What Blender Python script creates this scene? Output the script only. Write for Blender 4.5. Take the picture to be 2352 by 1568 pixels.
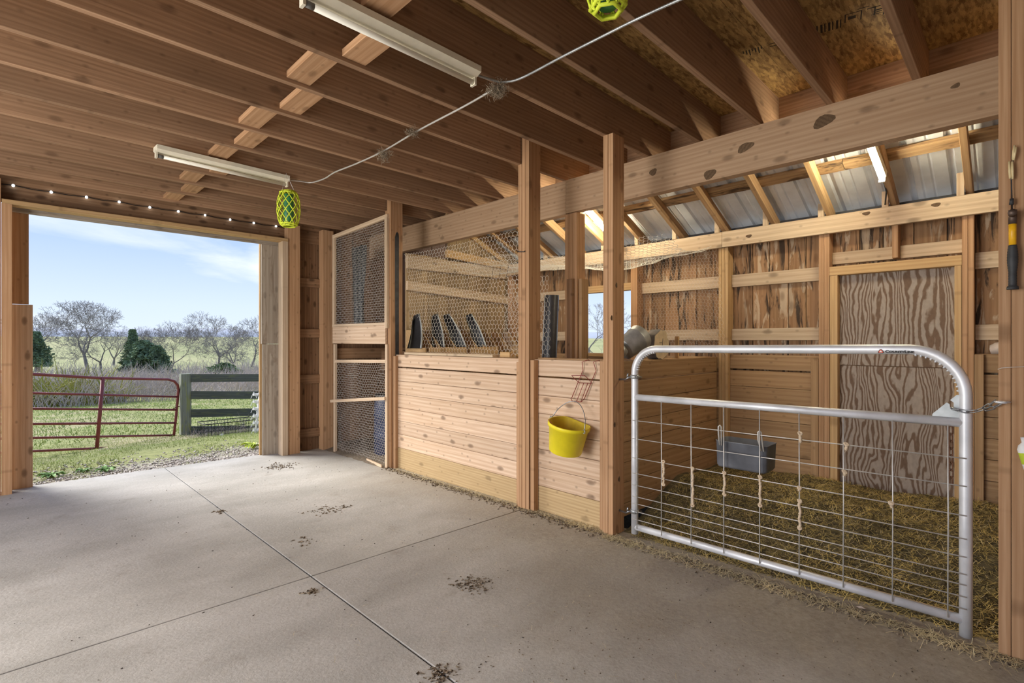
import bpy, math, random
import numpy as np
from mathutils import Vector, Matrix, noise
random.seed(7); RNG = np.random.default_rng(7)
for o in list(bpy.data.objects): bpy.data.objects.remove(o)
S = bpy.context.scene
COL = S.collection
PI = math.pi

# ------------------------------------------------------------------ camera
F = 1165.0; CZ = 1.257; YAW = math.radians(44.9)
cam = bpy.data.cameras.new('camera'); co = bpy.data.objects.new('camera', cam); COL.objects.link(co)
cam.sensor_fit = 'HORIZONTAL'; cam.sensor_width = 36; cam.lens = 36 * F / 2352.0; cam.clip_end = 3000; cam.clip_start = .02
co.location = (0, 0, CZ); co.rotation_euler = (PI / 2, 0, -YAW); S.camera = co

# ------------------------------------------------------------------ world, sun, exposure
W = bpy.data.worlds.new('sky'); S.world = W; W.use_nodes = True
def world_nodes():
    nt = W.node_tree; N = nt.nodes; L = nt.links
    for n in list(N): N.remove(n)
    out = N.new('ShaderNodeOutputWorld'); bg = N.new('ShaderNodeBackground')
    tc = N.new('ShaderNodeTexCoord'); sep = N.new('ShaderNodeSeparateXYZ')
    L.new(tc.outputs['Generated'], sep.inputs[0])
    r = N.new('ShaderNodeValToRGB'); e = r.color_ramp.elements
    e[0].position = 0; e[0].color = (.60, .68, .80, 1); e[1].position = .6; e[1].color = (.20, .32, .62, 1)
    m = e.new(.06); m.color = (.54, .64, .80, 1); m = e.new(.22); m.color = (.28, .42, .76, 1)
    L.new(sep.outputs[2], r.inputs[0])
    mp = N.new('ShaderNodeMapping'); mp.inputs['Scale'].default_value = (1.5, 1.5, 4.2); mp.inputs['Location'].default_value = (4.05, 1.3, .45)
    L.new(tc.outputs['Generated'], mp.inputs[0])
    nz = N.new('ShaderNodeTexNoise'); nz.inputs['Scale'].default_value = 2.1; nz.inputs['Detail'].default_value = 7; nz.inputs['Roughness'].default_value = .56; nz.inputs['Distortion'].default_value = .5
    L.new(mp.outputs[0], nz.inputs['Vector'])
    cr = N.new('ShaderNodeValToRGB'); cr.color_ramp.elements[0].position = .50; cr.color_ramp.elements[1].position = .74
    cr.color_ramp.elements[0].color = (0, 0, 0, 1); cr.color_ramp.elements[1].color = (.8, .8, .8, 1)
    L.new(nz.outputs[0], cr.inputs[0])
    mx = N.new('ShaderNodeMix'); mx.data_type = 'RGBA'; L.new(cr.outputs[0], mx.inputs[0]); L.new(r.outputs[0], mx.inputs[6]); mx.inputs[7].default_value = (.80, .83, .88, 1)
    L.new(mx.outputs[2], bg.inputs[0]); bg.inputs[1].default_value = 1.02
    L.new(bg.outputs[0], out.inputs[0])
world_nodes()
sun = bpy.data.lights.new('sun', 'SUN'); sun.energy = 5.0; sun.angle = math.radians(38); sun.color = (1, .96, .90)
so = bpy.data.objects.new('sun', sun); COL.objects.link(so)
so.rotation_euler = Vector((.42, -.72, -.55)).to_track_quat('-Z', 'Y').to_euler()
# added fill lamp standing in for light from the unseen left side
def fill_lamp(name, loc, direc, sx, sy, power, col):
    l = bpy.data.lights.new(name, 'AREA'); l.shape = 'RECTANGLE'; l.size = sx; l.size_y = sy; l.energy = power; l.color = col
    o = bpy.data.objects.new(name, l); COL.objects.link(o); o.location = loc
    o.rotation_euler = Vector(direc).to_track_quat('-Z', 'Z').to_euler(); return o
fill_lamp('left_fill_lamp', (-2.7, 2.9, 1.15), (1, 0, 0), 6.0, 2.2, 310, (1, .97, .94))
S.view_settings.view_transform = 'Standard'; S.view_settings.look = 'None'; S.view_settings.gamma = 1; S.view_settings.use_curve_mapping = False
S.view_settings.exposure = 0.5
S.cycles.max_bounces = 10; S.cycles.diffuse_bounces = 6

# ------------------------------------------------------------------ geometry helpers
fw = (math.sin(YAW), math.cos(YAW)); rt = (math.cos(YAW), -math.sin(YAW))
def ray(u, v): return Vector((fw[0] * F + rt[0] * (u - 1176), fw[1] * F + rt[1] * (u - 1176), 784 - v))
def PX(u, v, x): r = ray(u, v); t = x / r.x; return Vector((x, r.y * t, CZ + r.z * t))
def PY(u, v, y): r = ray(u, v); t = y / r.y; return Vector((r.x * t, y, CZ + r.z * t))
def PZ(u, v, z): r = ray(u, v); t = (z - CZ) / r.z; return Vector((r.x * t, r.y * t, z))
def fz(x, y): return -(.014 * x + .013 * y)            # the slab falls gently away
WORLD = {}
def put(o, parent=None, M=None, **kw):
    COL.objects.link(o)
    M = M or Matrix()
    if parent is not None:
        o.parent = parent; o.matrix_basis = WORLD[parent.name].inverted() @ M
    else: o.matrix_basis = M
    WORLD[o.name] = M
    for k, v in kw.items(): o[k] = v
    return o
def thing(name, label, cat, loc=(0, 0, 0), group=None):
    o = bpy.data.objects.new(name, None); o.empty_display_size = .05
    put(o, None, Matrix.Translation(loc)); o['label'] = label; o['category'] = cat
    if group: o['group'] = group
    return o
def struct(name, loc=(0, 0, 0)):
    o = bpy.data.objects.new(name, None); put(o, None, Matrix.Translation(loc)); o['kind'] = 'structure'; return o
def tag(o, label, cat, group=None):
    o['label'] = label; o['category'] = cat
    if group: o['group'] = group
    return o
class MB:
    def __init__(s): s.v = []; s.f = []; s.mi = []
    def add(s, vs, fs, mi=0):
        b = len(s.v); s.v += [tuple(p) for p in vs]; s.f += [tuple(b + i for i in f) for f in fs]; s.mi += [mi] * len(fs); return s
    def box(s, a, b, mi=0):
        x0, y0, z0 = a; x1, y1, z1 = b
        return s.add([(x0,y0,z0),(x1,y0,z0),(x1,y1,z0),(x0,y1,z0),(x0,y0,z1),(x1,y0,z1),(x1,y1,z1),(x0,y1,z1)],
                     [(0,3,2,1),(4,5,6,7),(0,1,5,4),(1,2,6,5),(2,3,7,6),(3,0,4,7)], mi)
    def tube(s, pts, r, n=8, closed=False, cap=True, mi=0):
        pts = [Vector(p) for p in pts]; m = len(pts)
        rs = r if isinstance(r, (list, tuple)) else [r] * m
        up = None; vs = []
        for i, p in enumerate(pts):
            if closed: d = pts[(i + 1) % m] - pts[i - 1]
            else: d = pts[min(i + 1, m - 1)] - pts[max(i - 1, 0)]
            d.normalize()
            if up is None: up = Vector((0, 0, 1)) if abs(d.z) < .9 else Vector((1, 0, 0))
            up = (up - d * up.dot(d))
            if up.length < 1e-4: up = d.orthogonal()
            up.normalize(); sd = d.cross(up)
            for k in range(n):
                a = 2 * PI * k / n; vs.append(p + (up * math.cos(a) + sd * math.sin(a)) * rs[i])
        fs = []
        for i in range(m if closed else m - 1):
            j = (i + 1) % m
            for k in range(n):
                l = (k + 1) % n; fs.append((i * n + k, i * n + l, j * n + l, j * n + k))
        if cap and not closed: fs.append(tuple(range(n))[::-1]); fs.append(tuple((m - 1) * n + k for k in range(n)))
        return s.add(vs, fs, mi)
    def lathe(s, prof, n=24, c=(0, 0, 0), mi=0, cap0=False, cap1=False):
        vs = [(c[0] + r * math.cos(2*PI*k/n), c[1] + r * math.sin(2*PI*k/n), c[2] + z) for r, z in prof for k in range(n)]
        fs = [(i*n+k, i*n+(k+1)%n, (i+1)*n+(k+1)%n, (i+1)*n+k) for i in range(len(prof)-1) for k in range(n)]
        if cap0: fs.append(tuple(range(n))[::-1])
        if cap1: fs.append(tuple((len(prof)-1)*n+k for k in range(n)))
        return s.add(vs, fs, mi)
    def build(s, name, mat, parent=None, smooth=False, M=None, **kw):
        me = bpy.data.meshes.new(name); me.from_pydata(s.v, [], s.f)
        for m in (mat if isinstance(mat, (list, tuple)) else [mat]): me.materials.append(m)
        if any(s.mi): me.polygons.foreach_set('material_index', s.mi)
        if smooth: me.polygons.foreach_set('use_smooth', [True] * len(me.polygons))
        me.update()
        o = bpy.data.objects.new(name, me)
        if M is None and parent is not None:      # mesh given in world coordinates: shift to the parent's frame
            Mw = WORLD[parent.name]; me.transform(Mw.inverted()); M = Mw.copy()
        elif M is None:                            # origin at the mesh's own base
            vs = np.array(s.v); c = Vector(((vs[:,0].min()+vs[:,0].max())/2, (vs[:,1].min()+vs[:,1].max())/2, vs[:,2].min()))
            me.transform(Matrix.Translation(-c)); M = Matrix.Translation(c)
        put(o, parent, M, **kw); return o
CACHE = {}
def board_mesh(L, t, w, mat, ch=.002):
    key = (round(L, 3), round(t, 3), round(w, 3), mat.name)
    if key in CACHE: return CACHE[key]
    a, b = t / 2, w / 2; c = min(ch, a * .4)
    sec = [(-a+c,-b),(a-c,-b),(a,-b+c),(a,b-c),(a-c,b),(-a+c,b),(-a,b-c),(-a,-b+c)]
    vs = [(x, y, z) for x in (-L/2, L/2) for y, z in sec]
    fs = [(k, (k+1)%8, 8+(k+1)%8, 8+k) for k in range(8)] + [tuple(range(8))[::-1], tuple(range(8, 16))]
    me = bpy.data.meshes.new('board'); me.from_pydata(vs, [], fs); me.materials.append(mat); me.update()
    CACHE[key] = me; return me
def board(name, p0, p1, w, t, up, mat, parent=None, **kw):
    """a sawn board from p0 to p1; w is its width along 'up', t its thickness"""
    p0 = Vector(p0); p1 = Vector(p1); d = p1 - p0; L = d.length; X = d.normalized(); up = Vector(up)
    Z = (up - X * up.dot(X)).normalized(); Y = Z.cross(X)
    M = Matrix((X, Y, Z)).transposed().to_4x4(); M.translation = (p0 + p1) / 2
    o = bpy.data.objects.new(name, board_mesh(L, t, w, mat)); return put(o, parent, M, **kw)
def boxb(name, a, b, mat, parent=None, **kw):
    """board filling the box a..b, grain along its longest side"""
    a = Vector(a); b = Vector(b); d = b - a; c = (a + b) / 2; ax = max(range(3), key=lambda i: d[i])
    e = Vector(); e[ax] = d[ax] / 2
    oth = [i for i in range(3) if i != ax]; wi = max(oth, key=lambda i: d[i]); ti = min(oth, key=lambda i: d[i])
    if wi == ti: wi, ti = oth
    up = Vector(); up[wi] = 1
    return board(name, c - e, c + e, d[wi], d[ti], up, mat, parent, **kw)
def seg_mesh(A, B, ra, rb, n=3):
    """numpy: many tapered sticks A->B as one vertex/face set"""
    A = np.asarray(A, float); B = np.asarray(B, float); m = len(A)
    ra = np.broadcast_to(np.asarray(ra, float), (m,)); rb = np.broadcast_to(np.asarray(rb, float), (m,))
    d = B - A; d /= np.linalg.norm(d, axis=1)[:, None] + 1e-9
    ref = np.where(np.abs(d[:, 2:3]) < .9, np.array([[0, 0, 1.]]), np.array([[1., 0, 0]]))
    u = np.cross(d, ref); u /= np.linalg.norm(u, axis=1)[:, None]; w = np.cross(d, u)
    V = np.zeros((m, 2 * n, 3))
    for k in range(n):
        a = 2 * PI * k / n; o = u * math.cos(a) + w * math.sin(a)
        V[:, k] = A + o * ra[:, None]; V[:, n + k] = B + o * rb[:, None]
    base = (np.arange(m) * 2 * n)[:, None]
    Fc = np.concatenate([base + np.array([[k, (k + 1) % n, n + (k + 1) % n, n + k]]) for k in range(n)])
    return V.reshape(-1, 3), Fc
def np_obj(name, V, Fc, mat, parent=None, smooth=False, **kw):
    V = np.asarray(V, float)
    if parent is not None: M = WORLD[parent.name].copy()
    else: M = Matrix.Translation(((V[:,0].min()+V[:,0].max())/2, (V[:,1].min()+V[:,1].max())/2, V[:,2].min()))
    V = V - np.array(M.translation)
    k = Fc.shape[1]; me = bpy.data.meshes.new(name)
    me.vertices.add(len(V)); me.vertices.foreach_set('co', V.ravel())
    me.loops.add(Fc.size); me.loops.foreach_set('vertex_index', Fc.ravel().astype(np.int32))
    me.polygons.add(len(Fc)); me.polygons.foreach_set('loop_start', np.arange(0, Fc.size, k, dtype=np.int32))
    me.polygons.foreach_set('loop_total', np.full(len(Fc), k, dtype=np.int32))
    if smooth: me.polygons.foreach_set('use_smooth', [True] * len(Fc))
    me.materials.append(mat); me.update(calc_edges=True); me.validate()
    return put(bpy.data.objects.new(name, me), parent, M, **kw)

# ------------------------------------------------------------------ materials
def newmat(name):
    m = bpy.data.materials.new(name); m.use_nodes = True; nt = m.node_tree
    return m, nt, nt.nodes['Principled BSDF']
def plain(name, col, rough=.6, metal=0., noise_amt=.12, scale=30, emit=None, estr=0, trans=0, alpha=1):
    m, nt, b = newmat(name); N = nt.nodes; L = nt.links
    b.inputs['Roughness'].default_value = rough; b.inputs['Metallic'].default_value = metal
    if trans: b.inputs['Transmission Weight'].default_value = trans
    if emit: b.inputs['Emission Color'].default_value = (*emit, 1); b.inputs['Emission Strength'].default_value = estr
    tc = N.new('ShaderNodeTexCoord'); nz = N.new('ShaderNodeTexNoise'); nz.inputs['Scale'].default_value = scale; nz.inputs['Detail'].default_value = 5
    L.new(tc.outputs['Object'], nz.inputs['Vector'])
    r = N.new('ShaderNodeValToRGB'); e = r.color_ramp.elements; e[0].position = .3; e[1].position = .7
    e[0].color = (*[c * (1 - noise_amt) for c in col], 1); e[1].color = (*[min(1, c * (1 + noise_amt)) for c in col], 1)
    L.new(nz.outputs[0], r.inputs[0]); L.new(r.outputs[0], b.inputs['Base Color'])
    return m
def wood(name, light, dark, knots=1.0, stain=0.0, stain_col=(.03, .02, .015), var=.22, rough=.78, ring=1.0, grime=.25, grime_col=(.16, .11, .07), pale=None):
    m, nt, b = newmat(name); N = nt.nodes; L = nt.links
    b.inputs['Roughness'].default_value = rough; b.inputs['Specular IOR Level'].default_value = .25
    tc = N.new('ShaderNodeTexCoord'); oi = N.new('ShaderNodeObjectInfo')
    cmb = N.new('ShaderNodeVectorMath'); cmb.operation = 'SCALE'; cmb.inputs[0].default_value = (31.7, 17.3, 11.9); L.new(oi.outputs['Random'], cmb.inputs['Scale'])
    ad = N.new('ShaderNodeVectorMath'); ad.operation = 'ADD'; L.new(tc.outputs['Object'], ad.inputs[0]); L.new(cmb.outputs[0], ad.inputs[1])
    def mapped(sc):
        mp = N.new('ShaderNodeMapping'); mp.inputs['Scale'].default_value = sc; L.new(ad.outputs[0], mp.inputs[0]); return mp.outputs[0]
    def nzn(vec, scale, det=4, rgh=.55, dist=0):
        n = N.new('ShaderNodeTexNoise'); n.inputs['Scale'].default_value = scale; n.inputs['Detail'].default_value = det; n.inputs['Roughness'].default_value = rgh; n.inputs['Distortion'].default_value = dist
        L.new(vec, n.inputs['Vector']); return n.outputs[0]
    def ramp(fac, stops):
        r = N.new('ShaderNodeValToRGB'); e = r.color_ramp.elements
        while len(e) < len(stops): e.new(.5)
        for k, (p, c) in enumerate(stops): e[k].position = p; e[k].color = (*c, 1) if len(c) == 3 else c
        L.new(fac, r.inputs[0]); return r.outputs[0]
    def mix(fac, a, c, mode='MIX'):
        x = N.new('ShaderNodeMix'); x.data_type = 'RGBA'; x.blend_type = mode
        for i, s in ((0, fac), (6, a), (7, c)):
            if isinstance(s, (int, float)): x.inputs[i].default_value = s
            elif isinstance(s, tuple): x.inputs[i].default_value = (*s, 1)
            else: L.new(s, x.inputs[i])
        return x.outputs[2]
    # growth rings: bands across the board, bent by slow noise along it
    wv = N.new('ShaderNodeTexWave'); wv.wave_type = 'RINGS'; wv.rings_direction = 'X'; wv.inputs['Scale'].default_value = 2.0 * ring
    wv.inputs['Distortion'].default_value = 3.2; wv.inputs['Detail'].default_value = 2.5; wv.inputs['Detail Scale'].default_value = 1.2
    L.new(mapped((.55, 7, 7)), wv.inputs['Vector'])
    fine = nzn(mapped((2.5, 110, 110)), 1, 3)
    broad = nzn(mapped((1.1, 6, 6)), 1, 4)
    mid = tuple((a + c) / 2 for a, c in zip(light, dark))
    c = ramp(wv.outputs[1], [(0, light), (.62, tuple(.75 * a + .25 * d for a, d in zip(light, dark))), (1, mid)])
    c = mix(ramp(fine, [(.4, (0, 0, 0)), (.72, (.55, .55, .55))]), c, dark)
    c = mix(ramp(broad, [(.35, (0, 0, 0)), (.75, (grime, grime, grime))]), c, grime_col)
    if stain:
        st = nzn(mapped((2.0, 15, 15)), 1, 6, .6, 1.3)
        if pale: c = mix(ramp(nzn(mapped((2.2, 13, 13)), 1, 5, .6, 1.2), [(.56, (0, 0, 0)), (.61, (.7, .7, .7))]), c, pale)
        c = mix(ramp(st, [(.53, (0, 0, 0)), (.61, (stain, stain, stain))]), c, stain_col)
    if knots:
        sx = N.new('ShaderNodeSeparateXYZ'); L.new(ad.outputs[0], sx.inputs[0])
        def flat2(a, c_):
            cb = N.new('ShaderNodeCombineXYZ'); L.new(sx.outputs[0], cb.inputs[0]); L.new(sx.outputs[2], cb.inputs[1])
            mp = N.new('ShaderNodeMapping'); mp.inputs['Scale'].default_value = (a, c_, 1); L.new(cb.outputs[0], mp.inputs[0]); return mp.outputs[0]
        vo = N.new('ShaderNodeTexVoronoi'); vo.voronoi_dimensions = '2D'; vo.inputs['Scale'].default_value = 1; L.new(flat2(2.0, 4.2), vo.inputs['Vector'])
        c = mix(ramp(vo.outputs['Distance'], [(.0, (.9 * knots,) * 3), (.05, (.75 * knots,) * 3), (.10, (0, 0, 0))]), c, tuple(x * .42 for x in dark))
        vo2 = N.new('ShaderNodeTexVoronoi'); vo2.voronoi_dimensions = '2D'; vo2.inputs['Scale'].default_value = 1; L.new(flat2(5.5, 8), vo2.inputs['Vector'])
        c = mix(ramp(vo2.outputs['Distance'], [(.0, (.6 * knots,) * 3), (.06, (.3 * knots,) * 3), (.1, (0, 0, 0))]), c, tuple(x * .35 for x in dark))
    # per-board tone
    mr = N.new('ShaderNodeMapRange'); mr.inputs['To Min'].default_value = 1 - var; mr.inputs['To Max'].default_value = 1 + var; L.new(oi.outputs['Random'], mr.inputs[0])
    hs = N.new('ShaderNodeHueSaturation'); L.new(mr.outputs[0], hs.inputs['Value']); L.new(c, hs.inputs['Color'])
    L.new(hs.outputs[0], b.inputs['Base Color'])
    bp = N.new('ShaderNodeBump'); bp.inputs['Strength'].default_value = .25; bp.inputs['Distance'].default_value = .002; L.new(fine, bp.inputs['Height']); L.new(bp.outputs[0], b.inputs['Normal'])
    return m
M = {}
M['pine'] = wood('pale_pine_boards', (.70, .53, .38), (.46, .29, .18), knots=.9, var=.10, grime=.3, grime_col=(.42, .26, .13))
M['treated'] = wood('treated_bottom_board', (.60, .44, .24), (.40, .26, .12), knots=.6, var=.06, ring=1.7, grime=.3, grime_col=(.36, .24, .11))
M['post'] = wood('orange_brown_post', (.53, .325, .18), (.34, .175, .08), knots=.6, var=.10, grime=.3, grime_col=(.25, .13, .06))
M['joist'] = wood('brown_joist', (.42, .26, .155), (.23, .125, .068), knots=.6, var=.14, grime=.55, grime_col=(.17, .10, .055), ring=1.5)
M['beam'] = wood('smooth_tan_beam', (.49, .34, .215), (.33, .20, .115), knots=.7, var=.05, grime=.35, grime_col=(.34, .20, .11), ring=1.2)
M['girt'] = wood('pale_girt', (.64, .51, .35), (.42, .29, .18), knots=.7, var=.12, grime=.35, grime_col=(.35, .23, .13))
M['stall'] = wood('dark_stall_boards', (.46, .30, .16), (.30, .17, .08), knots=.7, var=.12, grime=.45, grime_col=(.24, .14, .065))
M['siding'] = wood('stained_rough_siding', (.40, .235, .12), (.23, .12, .055), knots=.5, stain=.95, stain_col=(.045, .03, .02), var=.2, grime=.5, grime_col=(.14, .08, .04), pale=(.50, .40, .28))
M['sidingdim'] = wood('dusty_rough_siding', (.48, .35, .20), (.30, .20, .10), knots=.4, stain=.4, stain_col=(.08, .05, .03), var=.18, grime=.5, grime_col=(.20, .13, .07))
M['darkwall'] = wood('dark_brown_boards', (.34, .20, .11), (.19, .10, .05), knots=1, var=.15, grime=.55, grime_col=(.10, .055, .03))
M['frame'] = wood('orange_frame_boards', (.62, .42, .21), (.44, .26, .11), knots=.5, var=.08)
M['fence'] = wood('weathered_dark_fence', (.13, .145, .13), (.055, .06, .055), knots=.3, stain=.6, stain_col=(.16, .18, .08), var=.15, grime=.5, grime_col=(.07, .08, .05))
M['fencepost'] = wood('mossy_grey_post', (.26, .29, .24), (.12, .14, .11), knots=.3, stain=.7, stain_col=(.22, .24, .07), var=.1)
M['grey'] = wood('weathered_grey_board', (.42, .37, .30), (.26, .21, .16), knots=.5, stain=.35, stain_col=(.14, .09, .05), var=.1)
M['lath'] = wood('thin_pale_lath', (.70, .54, .38), (.50, .35, .22), knots=.2, var=.08)
M['purlin'] = wood('bark_edged_purlin', (.42, .28, .14), (.22, .12, .06), knots=.8, stain=.9, stain_col=(.05, .03, .02), var=.1)

def plywood():
    m, nt, b = newmat('plywood_wild_grain'); N = nt.nodes; L = nt.links
    b.inputs['Roughness'].default_value = .8
    tc = N.new('ShaderNodeTexCoord'); oi = N.new('ShaderNodeObjectInfo'); ad = N.new('ShaderNodeVectorMath'); ad.operation = 'MULTIPLY_ADD'
    L.new(oi.outputs['Random'], ad.inputs[0]); ad.inputs[1].default_value = (7, 0, 9); L.new(tc.outputs['Object'], ad.inputs[2])
    def nz(sc, det, dist=0.):
        mp = N.new('ShaderNodeMapping'); mp.inputs['Scale'].default_value = sc; L.new(ad.outputs[0], mp.inputs[0])
        n = N.new('ShaderNodeTexNoise'); n.inputs['Scale'].default_value = 1; n.inputs['Detail'].default_value = det; n.inputs['Roughness'].default_value = .5; n.inputs['Distortion'].default_value = dist; L.new(mp.outputs[0], n.inputs['Vector']); return n.outputs[0]
    def math_(op, a, c):
        n = N.new('ShaderNodeMath'); n.operation = op
        for i, v in ((0, a), (1, c)):
            if isinstance(v, (int, float)): n.inputs[i].default_value = v
            else: L.new(v, n.inputs[i])
        return n.outputs[0]
    sp = N.new('ShaderNodeSeparateXYZ'); L.new(ad.outputs[0], sp.inputs[0])
    ph = math_('ADD', math_('MULTIPLY', sp.outputs[2], 210.), math_('ADD', math_('MULTIPLY', nz((1.3, 1, 4.6), 2.5, .5), 84.), math_('MULTIPLY', nz((9, 1, 16), 3), 7.)))
    sn = math_('SINE', ph, 0)
    mr = N.new('ShaderNodeMapRange'); mr.inputs['From Min'].default_value = -1; L.new(sn, mr.inputs[0])
    r = N.new('ShaderNodeValToRGB'); e = r.color_ramp.elements; e[0].position = .2; e[0].color = (.21, .13, .08, 1); e[1].position = .66; e[1].color = (.46, .38, .31, 1)
    L.new(mr.outputs[0], r.inputs[0])
    mx = N.new('ShaderNodeMix'); mx.data_type = 'RGBA'; mx.blend_type = 'MULTIPLY'; mx.inputs[0].default_value = .4; L.new(r.outputs[0], mx.inputs[6]); L.new(nz((30, 30, 60), 4), mx.inputs[7])
    L.new(mx.outputs[2], b.inputs['Base Color']); return m
M['ply'] = plywood()
def osb():
    m, nt, b = newmat('strand_board'); N = nt.nodes; L = nt.links; b.inputs['Roughness'].default_value = .7
    tc = N.new('ShaderNodeTexCoord')
    def vor(sc, rot):
        mp = N.new('ShaderNodeMapping'); mp.inputs['Scale'].default_value = sc; mp.inputs['Rotation'].default_value = (0, 0, rot); L.new(tc.outputs['Object'], mp.inputs[0])
        nz = N.new('ShaderNodeTexNoise'); nz.inputs['Scale'].default_value = 4; L.new(mp.outputs[0], nz.inputs['Vector'])
        sc2 = N.new('ShaderNodeVectorMath'); sc2.operation = 'MULTIPLY_ADD'; L.new(nz.outputs['Color'], sc2.inputs[0]); sc2.inputs[1].default_value = (.9, .9, .9); L.new(mp.outputs[0], sc2.inputs[2])
        v = N.new('ShaderNodeTexVoronoi'); v.inputs['Scale'].default_value = 1; L.new(sc2.outputs[0], v.inputs['Vector']); return v.outputs['Color']
    mx = N.new('ShaderNodeMix'); mx.data_type = 'RGBA'; mx.inputs[0].default_value = .5; L.new(vor((20, 80, 30), .25), mx.inputs[6]); L.new(vor((16, 70, 30), -.35), mx.inputs[7])
    bw = N.new('ShaderNodeRGBToBW'); L.new(mx.outputs[2], bw.inputs[0])
    r = N.new('ShaderNodeValToRGB'); e = r.color_ramp.elements; e[0].position = .22; e[0].color = (.17, .085, .022, 1); e[1].position = .75; e[1].color = (.52, .33, .12, 1)
    L.new(bw.outputs[0], r.inputs[0]); L.new(r.outputs[0], b.inputs['Base Color']); return m
M['osb'] = osb()
def concrete():
    m, nt, b = newmat('dusty_concrete'); N = nt.nodes; L = nt.links; b.inputs['Roughness'].default_value = .9
    g = N.new('ShaderNodeNewGeometry'); P = g.outputs['Position']
    def nz(scale, det=6, rg=.6, sc=(1, 1, 1)):
        mp = N.new('ShaderNodeMapping'); mp.inputs['Scale'].default_value = sc; L.new(P, mp.inputs[0])
        n = N.new('ShaderNodeTexNoise'); n.inputs['Scale'].default_value = scale; n.inputs['Detail'].default_value = det; n.inputs['Roughness'].default_value = rg; L.new(mp.outputs[0], n.inputs['Vector']); return n.outputs[0]
    def ramp(f, s):
        r = N.new('ShaderNodeValToRGB'); e = r.color_ramp.elements
        while len(e) < len(s): e.new(.5)
        for k, (p, c) in enumerate(s): e[k].position = p; e[k].color = (*c, 1)
        L.new(f, r.inputs[0]); return r.outputs[0]
    def mix(f, a, c):
        x = N.new('ShaderNodeMix'); x.data_type = 'RGBA'
        for i, s in ((0, f), (6, a), (7, c)):
            if isinstance(s, tuple): x.inputs[i].default_value = (*s, 1)
            else: L.new(s, x.inputs[i])
        return x.outputs[2]
    c = ramp(nz(1.6, 7, .62, (.7, 1.3, 1)), [(.28, (.35, .335, .30)), (.72, (.58, .56, .52))])
    c = mix(ramp(nz(70, 5, .7), [(.45, (0, 0, 0)), (.75, (.45, .45, .45))]), c, (.26, .235, .20))
    c = mix(ramp(nz(5.5, 8, .7), [(.56, (0, 0, 0)), (.74, (.5, .5, .5))]), c, (.25, .21, .165))
    # trodden dirt lying along the stall side of the aisle
    sp = N.new('ShaderNodeSeparateXYZ'); L.new(P, sp.inputs[0])
    m1 = N.new('ShaderNodeMath'); m1.operation = 'MULTIPLY_ADD'; L.new(sp.outputs[1], m1.inputs[0]); m1.inputs[1].default_value = -.17; L.new(sp.outputs[0], m1.inputs[2])
    m2 = N.new('ShaderNodeMath'); m2.operation = 'MULTIPLY_ADD'; L.new(nz(1.1, 8, .68), m2.inputs[0]); m2.inputs[1].default_value = 1.9; L.new(m1.outputs[0], m2.inputs[2])
    d = N.new('ShaderNodeMapRange'); d.inputs['From Min'].default_value = 2.2; d.inputs['From Max'].default_value = 3.6; L.new(m2.outputs[0], d.inputs[0])
    dirt = ramp(nz(38, 7, .72), [(.3, (.23, .195, .145)), (.7, (.39, .34, .265))])
    c = mix(d.outputs[0], c, dirt)
    L.new(c, b.inputs['Base Color'])
    bp = N.new('ShaderNodeBump'); bp.inputs['Strength'].default_value = .5; bp.inputs['Distance'].default_value = .006; L.new(nz(55, 6, .7), bp.inputs['Height']); L.new(bp.outputs[0], b.inputs['Normal'])
    return m
M['concrete'] = concrete()
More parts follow.
